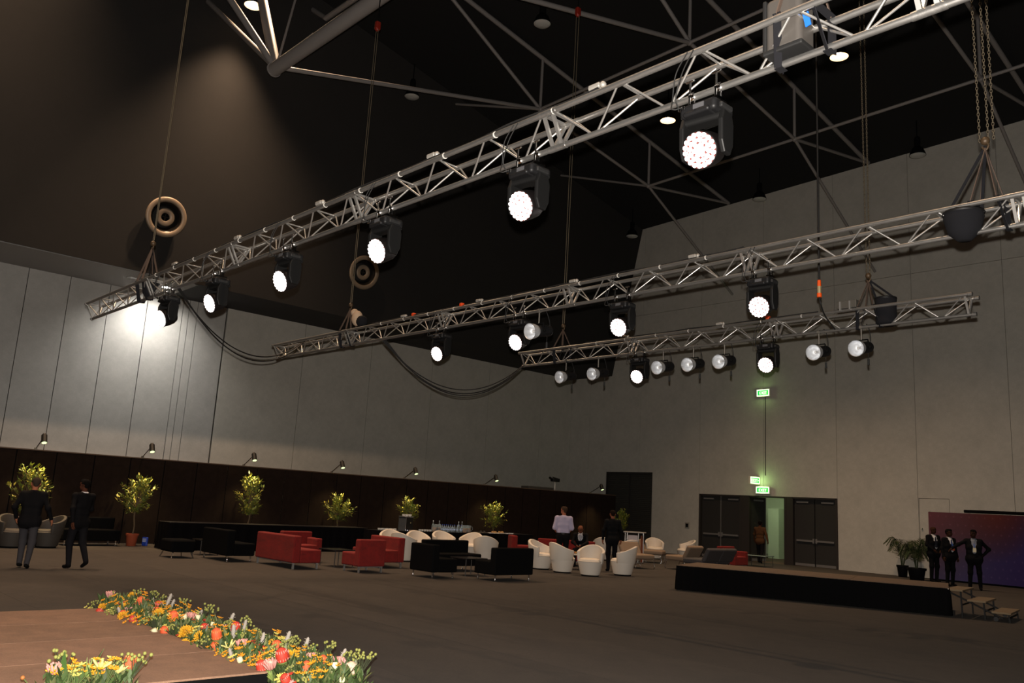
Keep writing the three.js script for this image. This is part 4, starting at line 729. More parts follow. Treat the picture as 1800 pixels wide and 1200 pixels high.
// ---------- flower stage ----------
const SH = 0.31, SX0 = -10.42, SX1 = -6.44, SZ = -3.51;
{
  const t = thing('catwalk_stage', 'low brown carpeted stage of joined decks edged with flowers', 'stage', V(SX0, 0, SZ));
  const fibre = noiseTexture(512, 81, [8, 64, 256], 195, 250, [1, 0.98, 0.95], 50);
  const dm = [0, 1, 2].map(i => new THREE.MeshStandardMaterial({ color: [0x957661, 0x9a7a65, 0x90725d][i], roughness: 0.95, map: fibre }));
  const w = (SX1 - SX0) / 4;
  for (let k = 0; k < 4; k++) for (let j = 0; j < 4; j++) part('deck', worldUV(span(k * w + 0.005, (k + 1) * w - 0.005, SH - 0.015, SH, j * 2 + 0.003, j * 2 + 1.997), 0.9), dm[(k * 2 + j) % 3], t);
  part('fascia', [span(SX1 - SX0 - 0.02, SX1 - SX0 - 0.005, 0, SH - 0.016, 0, 8), span(0, SX1 - SX0 - 0.02, 0, SH - 0.016, 0.005, 0.02), span(0.005, 0.02, 0, SH - 0.016, 0.02, 8)], M.blackMatte, t, 'black stage edge');
}
// flower kinds, each built once: stem and bloom
const stemMat = mat(0x4c5a2a, 0.8), petal = (c, ro = 0.7) => mat(new THREE.Color(c).multiplyScalar(0.75).getHex(), ro);
const kinds = {}, TINY = new Set(['stalks', 'berries', 'styles', 'bristles', 'needles']);
const stem = (t, h, lean = 0) => part('stem', rod(V(0, 0, 0), V(lean, h, 0), 0.004, 5), stemMat, t);
const kind = (name, fn) => { const t = new THREE.Group(); fn(t); for (const c of t.children) if (TINY.has(c.name) || /spray|mum|protea|lily|rosebud/.test(name) && c.name === 'bloom') c.userData.kind = 'stuff'; t.name = name; kinds[name] = t; };
function ribbed(r, h, n) { const g = lathe([[0.0, 0], [r * 0.75, 0.005], [r, h * 0.25], [r * 0.98, h * 0.6], [r * 0.72, h * 0.88], [r * 0.3, h], [0, h]], 28), p = g.attributes.position; for (let i = 0; i < p.count; i++) { const a = Math.atan2(p.getZ(i), p.getX(i)), k = 1 + 0.05 * Math.sin(a * n); p.setXYZ(i, p.getX(i) * k, p.getY(i), p.getZ(i) * k); } g.computeVertexNormals(); return g; }
const banksia = (name, c1, c2) => kind(name, t => { stem(t, 0.2); part('bloom', ribbed(0.042, 0.1, 14).translate(0, 0.19, 0), petal(c1), t); const g = []; for (let k = 0; k < 14; k++) { const a = k / 14 * 6.283; g.push(rod(V(Math.cos(a) * 0.041, 0.21, Math.sin(a) * 0.041), V(Math.cos(a) * 0.034, 0.275, Math.sin(a) * 0.034), 0.0028, 4)); } part('styles', join(g), petal(c2), t); part('collar', lathe([[0.03, 0.185], [0.05, 0.2], [0.03, 0.2]], 14), petal(0x5c6b2c), t); });
banksia('red_banksia', 0xc2331f, 0xe2a79a); banksia('orange_banksia', 0xd9582a, 0xe79a52); banksia('cream_banksia', 0xd7b79c, 0xe8d6bd);
kind('pink_protea', t => { stem(t, 0.2); const g = []; for (let k = 0; k < 18; k++) { const a = k * 2.4, s = 0.012 + 0.0016 * k, p = new THREE.SphereGeometry(0.02, 6, 5).scale(0.55, 1.7, 0.3).rotateX(0.15 + k * 0.02).translate(0, 0.23, s).rotateY(a); g.push(p); } part('bloom', join(g), petal(0xd5948a), t); part('heart', ball(0.022, 0, 0.235, 0, 8, 6), petal(0xe6c8b2), t); });
kind('yellow_mum', t => { stem(t, 0.19); const g = []; for (let k = 0; k < 30; k++) { const a = k * 2.39996, e = k / 30; g.push(new THREE.SphereGeometry(0.014, 5, 4).scale(0.6, 0.45, 1.6).rotateX(-1.2 * e).translate(0, 0.2 + 0.02 * e + 0.016 * Math.sin(e * 2), 0.042 * (1 - e * 0.75)).rotateY(a)); } part('bloom', join(g), petal(0xe0a61c), t); part('heart', ball(0.02, 0, 0.205, 0, 8, 6), petal(0xc98a12), t); });
const spray = (name, c, n, spread, h) => kind(name, t => { const r = rng(n * 7 + c), st = [], bl = []; for (let k = 0; k < n; k++) { const a = r() * 6.283, s = spread * Math.sqrt(r()), p = V(Math.cos(a) * s, h * (0.78 + 0.3 * r()), Math.sin(a) * s); st.push(rod(V(p.x * 0.2, h * 0.4, p.z * 0.2), p, 0.0025, 4)); for (let q = 0; q < 5; q++) { const b = q / 5 * 6.283; bl.push(new THREE.SphereGeometry(0.011, 5, 4).scale(1.3, 0.4, 0.55).rotateZ(0.5).translate(0.011, 0.004, 0).rotateY(b).translate(p.x, p.y, p.z)); } } stem(t, h * 0.45); part('stalks', join(st), stemMat, t); part('bloom', join(bl), petal(c), t); });
spray('orange_spray', 0xe89a14, 7, 0.07, 0.25); spray('yellow_spray', 0xdcd06a, 8, 0.06, 0.22); spray('pink_spray', 0xd69a96, 7, 0.06, 0.2); spray('red_spray', 0xb8321e, 7, 0.06, 0.2);
kind('green_berry_sprig', t => { const r = rng(77), st = [], bl = []; for (let k = 0; k < 13; k++) { const a = r() * 6.283, s = 0.065 * Math.sqrt(r()), p = V(Math.cos(a) * s, 0.23 + 0.06 * r(), Math.sin(a) * s); st.push(rod(V(0, 0.15, 0), p, 0.003, 4)); bl.push(ball(0.008 + 0.004 * r(), p.x, p.y, p.z, 7, 5)); } stem(t, 0.19); part('stalks', join(st), mat(0x2b3018, 0.9), t); part('berries', join(bl), petal(0x8f9147), t); });
kind('grey_spike', t => { stem(t, 0.16); part('bloom', lathe([[0, 0.14], [0.014, 0.15], [0.016, 0.24], [0.012, 0.285], [0, 0.295]], 12), petal(0xa8a095, 0.9), t); const g = []; for (let k = 0; k < 24; k++) { const a = k * 2.4, y = 0.155 + k * 0.0052; g.push(rod(V(Math.cos(a) * 0.012, y, Math.sin(a) * 0.012), V(Math.cos(a) * 0.026, y + 0.006, Math.sin(a) * 0.026), 0.0016, 3)); } part('bristles', join(g), petal(0xc9c2b4), t); });
kind('cream_rosebud', t => { stem(t, 0.18); part('bloom', [lathe([[0, 0.18], [0.018, 0.185], [0.026, 0.21], [0.022, 0.24], [0.012, 0.235], [0, 0.23]], 12)], petal(0xe6dcb4), t); part('sepals', lathe([[0.006, 0.172], [0.02, 0.182], [0.024, 0.2], [0.018, 0.186]], 8), stemMat, t); });
kind('lily', t => { stem(t, 0.2); const g = []; for (let k = 0; k < 6; k++) g.push(new THREE.SphereGeometry(0.03, 6, 5).scale(0.4, 0.18, 1.35).translate(0, 0, 0.034).rotateX(-0.7).rotateY(k * 1.047).translate(0, 0.21, 0)); part('bloom', join(g), petal(0xe9e08a), t); part('stamens', [rod(V(0, 0.21, 0), V(0.008, 0.255, 0), 0.003, 4)], petal(0xc88a1c), t); });
kind('broad_leaf', t => { const s = new THREE.Shape(); s.moveTo(0, 0); s.quadraticCurveTo(0.05, 0.07, 0, 0.2); s.quadraticCurveTo(-0.05, 0.07, 0, 0); const g = new THREE.ExtrudeGeometry(s, { depth: 0.002, bevelEnabled: false, curveSegments: 6 }).rotateX(0.35).translate(0, 0.1, 0); part('blade', g, petal(0x3f5f22), t); stem(t, 0.12); });
kind('green_fan', t => { const lv = [], r = rng(5); for (let k = 0; k < 22; k++) { const a = (k / 22 - 0.5) * 2.6; lv.push({ p: V(0, 0.13, 0), dir: V(Math.sin(a), Math.cos(a) * 0.9 + 0.15, (r() - 0.5) * 0.5), len: 0.11, wid: 0.009, col: [0.16, 0.22, 0.05] }); } part('needles', leafCloud(lv), leafMat, t); stem(t, 0.14); });
{
  const planter = thing('flower_trough', 'long black trough of flowers along the catwalk stage edge', 'planter', V((SX0 + SX1) / 2, 0, SZ - 0.27));
  const L = SX1 - SX0 + 0.9; part('trough', [span(-L / 2 + 0.22, L / 2 + 0.22, 0, 0.2, -0.24, 0.24)], M.blackMatte, planter); 
  const r = rng(404), foliage = (x0, x1, z0, z1, n, y0, y1) => { const lv = []; for (let k = 0; k < n; k++) { const p = V(x0 + (x1 - x0) * r(), y0 + (y1 - y0) * r(), z0 + (z1 - z0) * r()), v = 0.5 + 0.8 * r(); lv.push({ p, dir: V((r() - 0.5) * 1.6, 0.5 + r(), (r() - 0.5) * 1.6), len: 0.06 + 0.07 * r(), wid: 0.02 + 0.025 * r(), col: r() < 0.25 ? [0.12 * v, 0.13 * v, 0.045 * v] : [0.045 * v, 0.075 * v, 0.02 * v] }); } return leafCloud(lv); };
  const f = part('foliage', foliage(SX0 - 0.25, SX1 + 0.7, SZ - 0.5, SZ - 0.03, 6500, 0.17, 0.37).translate(-(SX0 + SX1) / 2, 0, -(SZ - 0.27)), leafMat, planter); f.userData.kind = 'stuff';
  const mix = ['red_banksia', 'orange_banksia', 'cream_banksia', 'pink_protea', 'yellow_mum', 'orange_spray', 'orange_spray', 'yellow_spray', 'pink_spray', 'red_spray', 'green_berry_sprig', 'green_berry_sprig', 'red_spray', 'cream_rosebud', 'lily', 'yellow_mum', 'red_banksia', 'orange_banksia', 'orange_spray', 'green_berry_sprig', 'grey_spike', 'broad_leaf', 'green_fan', 'yellow_spray', 'orange_spray'];
  const words = { red_banksia: ['red ribbed banksia bloom', 'flower'], orange_banksia: ['orange ribbed banksia bloom', 'flower'], cream_banksia: ['cream dome shaped banksia bloom', 'flower'], pink_protea: ['pink protea bloom', 'flower'], yellow_mum: ['round golden yellow bloom', 'flower'], orange_spray: ['spray of small orange flowers', 'flower'], yellow_spray: ['spray of small pale yellow flowers', 'flower'], pink_spray: ['spray of small pink flowers', 'flower'], red_spray: ['spray of small red flowers', 'flower'], green_berry_sprig: ['sprig of yellow green berries', 'flower'], grey_spike: ['grey bristly flower spike', 'flower'], cream_rosebud: ['cream rosebud', 'flower'], lily: ['open pale yellow lily', 'flower'], broad_leaf: ['broad dark green leaf', 'leaf'], green_fan: ['fan of fine green needles', 'leaf'] };
  const put = (k, p, s, where, tilt) => { const t = kinds[k].clone(); t.name = numbered(k); t.userData = { label: words[k][0] + ' ' + where, category: words[k][1], group: k.replace(/_/g, ' ') + ' ' + where }; t.position.copy(p); t.rotation.set(tilt[0], r() * 6.283, tilt[1]); t.scale.setScalar(s); scene.add(t); };
  let i = 0;
  for (let x = SX0 - 0.2; x < SX1 + 0.62; x += 0.1) for (let row = 0; row < 5; row++) {
    const k = row === 0 ? ['green_berry_sprig', 'orange_spray', 'green_berry_sprig', 'yellow_spray', 'orange_spray', 'green_berry_sprig', 'grey_spike'][Math.floor(r() * 7)] : mix[Math.floor(r() * mix.length)]; i++;
    const z = SZ - 0.46 + row * 0.1 + (r() - 0.5) * 0.06, back = row === 0 ? 0.03 : row === 4 ? -0.03 : 0;
    put(k, V(x + (r() - 0.5) * 0.09, 0.13 + back + r() * 0.05, z), 0.85 + r() * 0.35, 'in the stage edge trough', [(row - 1.6) * 0.17 + (r() - 0.5) * 0.3, (r() - 0.5) * 0.4]);
  }
  const c0 = V(SX1 + 0.22, 0, -2.1); // second clump at the stage front
  const p2 = thing('flower_tub', 'flower tub standing against the front edge of the catwalk stage', 'planter', c0); part('tub', span(-0.16, 0.16, 0, 0.24, -0.26, 0.3), M.blackMatte, p2);
  const f2 = part('foliage', foliage(-0.15, 0.15, -0.24, 0.28, 420, 0.22, 0.44), leafMat, p2); f2.userData.kind = 'stuff';
  const set = ['orange_banksia', 'green_berry_sprig', 'green_berry_sprig', 'yellow_spray', 'orange_spray', 'lily', 'pink_spray', 'yellow_spray', 'orange_spray', 'broad_leaf', 'green_fan', 'lily', 'green_berry_sprig', 'orange_spray', 'yellow_spray', 'pink_protea', 'broad_leaf', 'orange_spray', 'yellow_mum'];
  set.forEach((k, j) => put(k, c0.clone().add(V((j % 3 - 1) * 0.09, 0.22 + r() * 0.04, -0.2 + Math.floor(j / 3) * 0.08)), 1 + r() * 0.35, 'in the tub at the stage front', [(r() - 0.5) * 0.5, (r() - 0.5) * 0.5]));
  { const t = thing('fallen_sprig', 'single thin sprig sticking up over the catwalk stage', 'leaf', c0.clone().add(V(0.05, 0.24, 0.26))); part('stem', tube([V(0, 0, 0), V(-0.02, 0.1, 0.06), V(-0.03, 0.22, 0.16)], 0.0035, 10, 5), stemMat, t); part('bud', ball(0.014, -0.03, 0.225, 0.165, 8, 6), petal(0xa9682f), t); }
}
// ---------- people: smooth fields around jointed bones, meshed with surface nets ----------
function surfaceNets(bones, cell, k) {
  const lo = V(1e9, 1e9, 1e9), hi = V(-1e9, -1e9, -1e9), pad = k + cell * 2.5;
  for (const b of bones) for (const [p, r] of [[b.a, b.ra], [b.b, b.rb]]) { lo.min(V(p.x - r - pad, p.y - r - pad, p.z - r - pad)); hi.max(V(p.x + r + pad, p.y + r + pad, p.z + r + pad)); }
  const nx = Math.ceil((hi.x - lo.x) / cell) + 1, ny = Math.ceil((hi.y - lo.y) / cell) + 1, nz = Math.ceil((hi.z - lo.z) / cell) + 1, F = new Float32Array(nx * ny * nz).fill(1);
  const dist = (b, x, y, z) => {
    const fz = b.fz || 1, ax = b.a.x, ay = b.a.y, az = b.a.z, dx = b.b.x - ax, dy = b.b.y - ay, dz = (b.b.z - az) / fz, px = x - ax, py = y - ay, pz = (z - az) / fz;
    const l2 = dx * dx + dy * dy + dz * dz, h = l2 ? Math.max(0, Math.min(1, (px * dx + py * dy + pz * dz) / l2)) : 0;
    return Math.hypot(px - dx * h, py - dy * h, pz - dz * h) - (b.ra + (b.rb - b.ra) * h);
  };
  for (const b of bones) {
    const R = Math.max(b.ra, b.rb) + pad, kk = b.k ?? k;
    const i0 = Math.max(0, Math.floor((Math.min(b.a.x, b.b.x) - R - lo.x) / cell)), i1 = Math.min(nx - 1, Math.ceil((Math.max(b.a.x, b.b.x) + R - lo.x) / cell));
    const j0 = Math.max(0, Math.floor((Math.min(b.a.y, b.b.y) - R - lo.y) / cell)), j1 = Math.min(ny - 1, Math.ceil((Math.max(b.a.y, b.b.y) + R - lo.y) / cell));
    const k0 = Math.max(0, Math.floor((Math.min(b.a.z, b.b.z) - R - lo.z) / cell)), k1 = Math.min(nz - 1, Math.ceil((Math.max(b.a.z, b.b.z) + R - lo.z) / cell));
    for (let q = k0; q <= k1; q++) for (let j = j0; j <= j1; j++) for (let i = i0; i <= i1; i++) {
      const id = (q * ny + j) * nx + i, d = dist(b, lo.x + i * cell, lo.y + j * cell, lo.z + q * cell), f = F[id], h = Math.max(kk - Math.abs(f - d), 0) / kk;
      F[id] = Math.min(f, d) - h * h * kk * 0.25;
    }
  }
  const vid = new Int32Array(nx * ny * nz).fill(-1), pos = [], col = [], idx = [], at = (i, j, q) => F[(q * ny + j) * nx + i];
  for (let q = 0; q < nz - 1; q++) for (let j = 0; j < ny - 1; j++) for (let i = 0; i < nx - 1; i++) {
    const c = [at(i, j, q), at(i + 1, j, q), at(i, j + 1, q), at(i + 1, j + 1, q), at(i, j, q + 1), at(i + 1, j, q + 1), at(i, j + 1, q + 1), at(i + 1, j + 1, q + 1)];
    let m = 0; for (let n = 0; n < 8; n++) if (c[n] < 0) m |= 1 << n; if (m === 0 || m === 255) continue;
    let sx = 0, sy = 0, sz = 0, n = 0;
    for (const [a, b] of [[0, 1], [2, 3], [4, 5], [6, 7], [0, 2], [1, 3], [4, 6], [5, 7], [0, 4], [1, 5], [2, 6], [3, 7]]) if ((c[a] < 0) !== (c[b] < 0)) { const t = c[a] / (c[a] - c[b]); sx += (a & 1) + t * ((b & 1) - (a & 1)); sy += ((a >> 1) & 1) + t * (((b >> 1) & 1) - ((a >> 1) & 1)); sz += (a >> 2) + t * ((b >> 2) - (a >> 2)); n++; }
    const x = lo.x + (i + sx / n) * cell, y = lo.y + (j + sy / n) * cell, z = lo.z + (q + sz / n) * cell;
    vid[(q * ny + j) * nx + i] = pos.length / 3; pos.push(x, y, z);
    let best = 1e9, bc = null; for (const b of bones) { const d = dist(b, x, y, z) - (b.pri || 0); if (d < best) { best = d; bc = b.c; } } col.push(...bc);
  }
  const quad = (a, b, c, d, flip) => { if (a < 0 || b < 0 || c < 0 || d < 0) return; flip ? idx.push(a, c, b, a, d, c) : idx.push(a, b, c, a, c, d); };
  const g = (i, j, q) => vid[(q * ny + j) * nx + i];
  for (let q = 1; q < nz - 1; q++) for (let j = 1; j < ny - 1; j++) for (let i = 1; i < nx - 1; i++) {
    const f = at(i, j, q);
    if ((f < 0) !== (at(i + 1, j, q) < 0)) quad(g(i, j - 1, q - 1), g(i, j, q - 1), g(i, j, q), g(i, j - 1, q), f >= 0);
    if ((f < 0) !== (at(i, j + 1, q) < 0)) quad(g(i - 1, j, q - 1), g(i - 1, j, q), g(i, j, q), g(i, j, q - 1), f >= 0);
    if ((f < 0) !== (at(i, j, q + 1) < 0)) quad(g(i - 1, j - 1, q), g(i, j - 1, q), g(i, j, q), g(i - 1, j, q), f >= 0);
  }
  const geo = new THREE.BufferGeometry(); geo.setAttribute('position', new THREE.Float32BufferAttribute(pos, 3)); geo.setAttribute('color', new THREE.Float32BufferAttribute(col, 3)); geo.setIndex(idx); geo.computeVertexNormals(); return geo;
}
const bodyMat = new THREE.MeshPhysicalMaterial({ vertexColors: true, roughness: 0.85, specularIntensity: 0.2 });
function person(o) {
  // local frame: x to the figure's left hand side in its own view is +x, y up, z forward
  const S = o.height / 1.75, J = {
    pelvis: [0, 0.95, 0], waist: [0, 1.08, 0], chest: [0, 1.28, 0.0], neck: [0, 1.47, -0.01], head: [0, 1.63, 0.02],
    shL: [0.185, 1.42, -0.01], elL: [0.25, 1.15, -0.03], wrL: [0.26, 0.9, 0.04], shR: [-0.185, 1.42, -0.01], elR: [-0.25, 1.15, -0.03], wrR: [-0.26, 0.9, 0.04],
    hipL: [0.09, 0.92, 0], knL: [0.1, 0.5, 0.02], anL: [0.1, 0.09, -0.02], hipR: [-0.09, 0.92, 0], knR: [-0.1, 0.5, 0.02], anR: [-0.1, 0.09, -0.02], ...o.pose };
  const P = n => V(...J[n]), top = lin(o.top), legs = lin(o.legs), skin = lin(o.skin), shoe = lin(o.shoes || 0x0b0a0a), shirt = lin(o.shirt || 0xc8c8cc), sleeve = o.sleeve || 'long', body = [], w = o.width || 1;
  const add = (a, b, ra, rb, c, ex) => body.push({ a: a.clone(), b: b.clone(), ra, rb, c, ...ex });
  const off = (n, x, y, z) => P(n).add(V(x, y, z));
  add(off('chest', -0.1 * w, 0.07, 0), off('chest', 0.1 * w, 0.07, 0), 0.105, 0.105, top, { fz: 0.95 });
  add(off('chest', -0.075 * w, -0.05, 0.01), off('chest', 0.075 * w, -0.05, 0.01), 0.11 * w, 0.11 * w, top);
  add(off('waist', -0.065 * w, 0, 0.01), off('waist', 0.065 * w, 0, 0.01), 0.108 * w, 0.108 * w, top);
  add(P('shL'), P('shR'), 0.055, 0.055, top); add(off('neck', 0, -0.03, 0), P('chest'), 0.075, 0.1, top); for (const s of ['L', 'R']) add(off('neck', 0, -0.035, -0.01), P('sh' + s).add(V(0, 0.005, 0)), 0.062, 0.048, top);
  if (o.jacket !== false) add(off('pelvis', -0.07 * w, -0.06, 0), off('pelvis', 0.07 * w, -0.06, 0), 0.125 * w, 0.125 * w, top);
  add(off('pelvis', -0.07 * w, -0.02, 0), off('pelvis', 0.07 * w, -0.02, 0), 0.115 * w, 0.115 * w, o.jacket !== false ? top : legs);
  for (const s of ['L', 'R']) {
    add(P('sh' + s), P('el' + s), 0.056, 0.046, top); const bare = sleeve === 'short';
    if (bare) { const m = P('sh' + s).lerp(P('el' + s), 0.92); add(P('sh' + s), m, 0.056, 0.056, top); }
    add(P('el' + s), P('wr' + s), bare ? 0.043 : 0.049, bare ? 0.028 : 0.037, bare ? skin : top);
    add(P('hip' + s), P('kn' + s), 0.092, 0.068, legs); add(P('kn' + s), P('an' + s), 0.066, 0.05, legs);
    const an = P('an' + s), d = V(...(o.toes?.[s] || [0, -0.4, 1])).normalize();
    add(an.clone().add(V(0, -0.035, -0.02)), an.clone().addScaledVector(d, 0.15).add(V(0, -0.0, 0)), 0.042, 0.034, shoe, { k: 0.015 });
  }
  if (o.front) { // shirt, tie, lanyard on the chest
    add(off('neck', 0, -0.05, 0.075), off('waist', 0, 0.02, 0.105 * w), 0.05, 0.026, shirt, { pri: 0.02, k: 0.01 });
    if (o.tie) add(off('neck', 0, -0.05, 0.1), off('waist', 0, 0.04, 0.118 * w), 0.018, 0.02, lin(o.tie), { pri: 0.03, k: 0.005 });
  }
  add(off('neck', 0, -0.035, 0.0), off('neck', 0, 0.0, 0.0), 0.064, 0.06, o.collar === false ? skin : shirt, { k: 0.01, pri: 0.004 });
  // head
  const head = [], H = P('head'), yaw = (o.look || 0) * RAD, nod = (o.nod || 0) * RAD, hp = (x, y, z) => V(x, y, z).applyEuler(new THREE.Euler(nod, yaw, 0, 'YXZ')).add(H), hb = (a, b, ra, rb, c, ex) => head.push({ a: hp(...a), b: hp(...b), ra, rb, c, ...ex });
  hb([0, 0.035, -0.025], [0, 0.035, 0.015], 0.078, 0.076, skin); hb([0, 0.03, 0.02], [0, -0.065, 0.05], 0.064, 0.038, skin); hb([0.03, -0.04, 0.03], [-0.03, -0.04, 0.03], 0.042, 0.042, skin);
  head.push({ a: hp(0, -0.04, -0.02), b: P('neck'), ra: 0.05, rb: 0.057, c: skin });
  hb([0, 0.012, 0.082], [0, -0.018, 0.1], 0.009, 0.014, skin, { k: 0.008 }); for (const s of [-1, 1]) { hb([s * 0.076, 0.015, -0.01], [s * 0.079, -0.02, -0.005], 0.017, 0.011, skin, { k: 0.006 }); hb([s * 0.03, 0.014, 0.071], [s * 0.033, 0.014, 0.071], 0.0125, 0.0125, [0.02, 0.015, 0.012], { k: 0.003, pri: 0.002 }); hb([s * 0.018, 0.034, 0.08], [s * 0.045, 0.034, 0.072], 0.006, 0.005, lin(o.hair || 0x1a1410), { k: 0.003, pri: 0.003 }); }
  hb([-0.018, -0.045, 0.083], [0.018, -0.045, 0.083], 0.009, 0.009, skin.map((v, i) => v * (i ? 0.6 : 0.85)), { k: 0.004, pri: 0.002 });
  // hands
  const hand = [], fingers = (s, curl) => {
    const wr = P('wr' + s), d = wr.clone().sub(P('el' + s)).normalize(), m = s === 'L' ? 1 : -1, fwd = V(0, 0, 1).addScaledVector(d, -d.z).normalize(), palm = V(-m, 0, 0).addScaledVector(d, d.x * m).normalize();
    const pt = (u, v, n) => wr.clone().addScaledVector(d, u).addScaledVector(fwd, v).addScaledVector(palm, n), hbn = (a, b, ra, rb) => hand.push({ a, b, ra, rb, c: skin });
    hbn(pt(-0.03, 0, 0), pt(0.03, 0, 0), 0.027, 0.026); hbn(pt(0.035, -0.02, 0), pt(0.085, -0.024, 0.004), 0.019, 0.016); hbn(pt(0.035, 0.02, 0), pt(0.088, 0.022, 0.004), 0.019, 0.016);
    [[-0.03, 0.055], [-0.01, 0.068], [0.01, 0.072], [0.03, 0.064]].forEach(([v, l]) => { const a = pt(0.088, v, 0.003), b = pt(0.088 + l * 0.55, v * 1.15, 0.003 + curl * 0.02), c = pt(0.088 + l * (1.05 - curl * 0.4), v * 1.1, 0.006 + curl * 0.05); hbn(a, b, 0.0095, 0.0085); hbn(b, c, 0.0085, 0.0072); });
    hbn(pt(0.02, 0.025, 0.01), pt(0.06, 0.052, 0.022), 0.012, 0.0105); hbn(pt(0.06, 0.052, 0.022), pt(0.092, 0.054, 0.034), 0.01, 0.008);
  };
  fingers('L', o.curlL ?? 0.5); fingers('R', o.curlR ?? 0.5);
  const t = thing('person', o.label, 'person', o.at, face(o.turn), o.group);
  const geo = join([surfaceNets(body, 0.0145, 0.045), surfaceNets(head, 0.0065, 0.02), surfaceNets(hand, 0.0052, 0.007)]).scale(S, S, S);
  part('body', geo, bodyMat, t);
  if (o.hair && !o.bald) {
    const hr = [], hh = (a, b, ra, rb) => hr.push({ a: hp(...a), b: hp(...b), ra, rb, c: [1, 1, 1] });
    hh([0, 0.052, -0.035], [0, 0.062, 0.02], 0.078, 0.068); hh([0, 0.02, -0.055], [0, -0.01, -0.055], 0.062, 0.05); hh([-0.055, 0.04, -0.01], [-0.06, 0.01, -0.015], 0.032, 0.02); hh([0.055, 0.04, -0.01], [0.06, 0.01, -0.015], 0.032, 0.02); hh([-0.03, 0.085, 0.05], [0.03, 0.085, 0.05], 0.028, 0.028);
    part('hair', surfaceNets(hr, 0.007, 0.02).scale(S, S, S), dull(o.hair, 0.9, 0.15), t);
  }
  if (o.badge) {
    part('lanyard', [0.052, -0.052].map(x => rod(off('neck', x, 0.0, 0.05).multiplyScalar(S), off('waist', 0.0, 0.13 + 0.02, 0.125 * w + 0.028).multiplyScalar(S), 0.007, 5)).reduce((a, g) => join([a, g])), mat(0x2a55a8, 0.7), t, 'blue lanyard');
    part('badge', rbox(0.09, 0.13, 0.008, 0.004).applyMatrix4(new THREE.Matrix4().setPosition(off('waist', 0, 0.08, 0.125 * w + 0.03).multiplyScalar(S))), mat(o.badge, 0.4), t, 'name badge');
  }
  if (o.extra) o.extra(t, S, P);
  return t;
}
const DARK = 0x0e0d0f, BROWN = 0x4a2d20;
person({ at: onFloor(39, 998), turn: 197, height: 1.72, top: 0x100f11, legs: 0x39373a, skin: 0xa5684c, hair: 0x3a3029, look: 18, width: 1.08, shirt: 0x1c1b1f, label: 'grey haired person in dark jacket and grey trousers walking away', pose: { elR: [-0.3, 1.17, -0.06], wrR: [-0.36, 0.96, 0.08], elL: [0.29, 1.17, -0.08], wrL: [0.27, 0.96, 0.1], knL: [0.09, 0.5, 0.1], anL: [0.08, 0.1, 0.06], knR: [-0.1, 0.5, -0.02], anR: [-0.09, 0.1, -0.14] }, toes: { R: [0, -0.55, 1] } });
person({ at: onFloor(128, 999), turn: -120, height: 1.74, top: DARK, legs: 0x141316, skin: 0x4c2c1f, hair: 0x0d0b0a, look: 10, shirt: 0xd8d6da, label: 'person in a dark suit with white collar walking past the sofas', pose: { elR: [-0.25, 1.17, 0.06], wrR: [-0.17, 1.12, 0.27], elL: [0.27, 1.17, -0.12], wrL: [0.27, 0.92, -0.17], knL: [0.09, 0.5, 0.1], anL: [0.09, 0.09, 0.03], knR: [-0.09, 0.51, -0.05], anR: [-0.09, 0.17, -0.24] }, toes: { R: [0, -0.8, 0.7] }, front: true });
person({ at: onFloor(987, 1001), turn: 178, height: 1.78, top: 0xa9a2bb, legs: 0x0d0c0e, skin: 0x9b6049, hair: 0x3a2c22, look: 35, jacket: false, sleeve: 'short', width: 1.14, shirt: 0xb7b0c6, label: 'person in a pale lilac short sleeved shirt seen from behind', pose: { elR: [-0.245, 1.15, -0.02], wrR: [-0.2, 1.07, 0.2], elL: [0.25, 1.14, -0.03], wrL: [0.2, 1.05, 0.18] }, extra: (t, S, P) => part('belt', new THREE.CylinderGeometry(0.165, 0.165, 0.04, 20).scale(1.15, 1, 0.75).translate(0, 0.985 * S, 0), mat(0x120f0e, 0.6), t) });
person({ at: V(-18.22, -0.02, -20.12), turn: -14, height: 1.72, top: DARK, legs: 0x121114, skin: 0x6b4230, hair: 0x201812, bald: true, nod: 32, look: -10, shirt: 0xb8b6bc, front: true, tie: 0x4a5a6c, label: 'bald person in a dark suit sitting bent forward on the red sofa', pose: { pelvis: [0, 0.55, -0.18], waist: [0, 0.67, -0.15], chest: [0, 0.86, -0.03], neck: [0, 1.03, 0.06], head: [0, 1.16, 0.13], shL: [0.18, 0.98, 0.02], shR: [-0.18, 0.98, 0.02], elL: [0.23, 0.76, 0.16], elR: [-0.23, 0.76, 0.16], wrL: [0.07, 0.67, 0.36], wrR: [-0.07, 0.67, 0.36], hipL: [0.1, 0.52, -0.12], hipR: [-0.1, 0.52, -0.12], knL: [0.13, 0.52, 0.3], knR: [-0.13, 0.52, 0.3], anL: [0.13, 0.1, 0.28], anR: [-0.13, 0.1, 0.28] }, jacket: true });
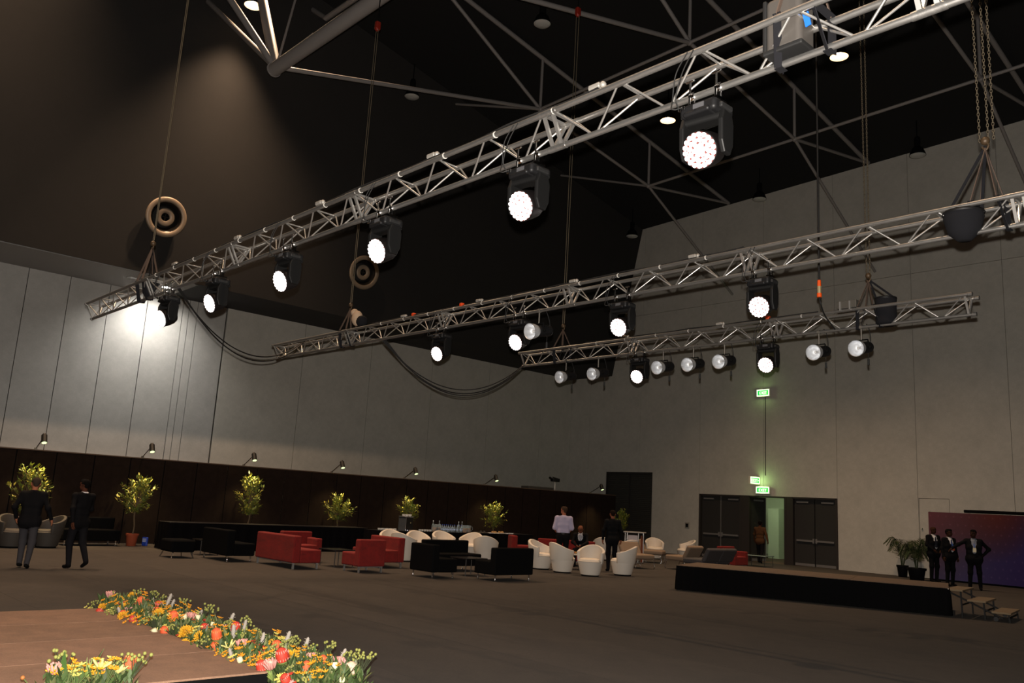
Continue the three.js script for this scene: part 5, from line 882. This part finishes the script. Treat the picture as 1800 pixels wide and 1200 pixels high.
person({ at: onFloor(1074, 1004), turn: 190, height: 1.76, top: 0x101012, legs: 0x0e0d10, skin: 0x80503c, hair: 0x1b120d, look: -6, width: 1.05, shirt: 0x18171a, label: 'person in a black suit standing among the white chairs, back turned', pose: { elR: [-0.27, 1.16, -0.02], wrR: [-0.29, 0.92, 0.05], elL: [0.28, 1.16, -0.03], wrL: [0.27, 0.91, 0.04] } });
person({ at: V(-19.02, 0, -31.9), turn: 150, height: 1.7, top: 0x4d3320, legs: 0x131114, skin: 0x4a2e22, hair: 0x110c0a, look: 5, shirt: 0x4d3320, label: 'person in a brown patterned jacket walking through the open doors', pose: { elR: [-0.28, 1.18, -0.1], wrR: [-0.36, 0.96, -0.2], elL: [0.26, 1.18, 0.08], wrL: [0.27, 0.95, 0.18], knL: [0.09, 0.5, 0.14], anL: [0.09, 0.1, 0.16], knR: [-0.09, 0.5, -0.04], anR: [-0.09, 0.13, -0.22] }, toes: { R: [0, -0.7, 0.8] } });
person({ at: onFloor(1643, 1023), turn: 12, height: 1.84, width: 1.15, top: 0x0e0e11, legs: 0x0c0c0e, skin: 0x3a241a, hair: 0x14100e, bald: true, front: true, tie: 0x22252e, label: 'tall suited person with dark tie standing next to the palms', pose: { elR: [-0.26, 1.17, 0.02], wrR: [-0.14, 1.02, 0.16], elL: [0.26, 1.17, 0.02], wrL: [0.14, 1.02, 0.16] } });
person({ at: onFloor(1671, 1030), turn: 14, height: 1.78, top: 0x0e0e11, legs: 0x0c0c0e, skin: 0x3a241a, hair: 0x0d0b0a, look: 22, width: 1.22, front: true, tie: 0x2c3a5e, badge: 0xb5593a, label: 'suited person with orange badge on a blue lanyard, between two others', pose: {} });
person({ at: onFloor(1715, 1037), turn: -22, height: 1.8, top: 0x0e0e11, legs: 0x0c0c0e, skin: 0x35211a, hair: 0x0d0b0a, look: -35, width: 1.22, front: true, shirt: 0x7d828e, badge: 0xd6c9a0, label: 'suited person in grey shirt with hand on hip before the banner', pose: { shR: [-0.19, 1.42, 0], elR: [-0.42, 1.3, 0.1], wrR: [-0.6, 1.17, 0.16], elL: [0.42, 1.2, -0.14], wrL: [0.24, 1.02, -0.02], knL: [0.12, 0.5, 0.02], anL: [0.14, 0.09, -0.02], knR: [-0.12, 0.5, 0.02], anR: [-0.14, 0.09, 0.0] } });
renderer.render(scene, camera);
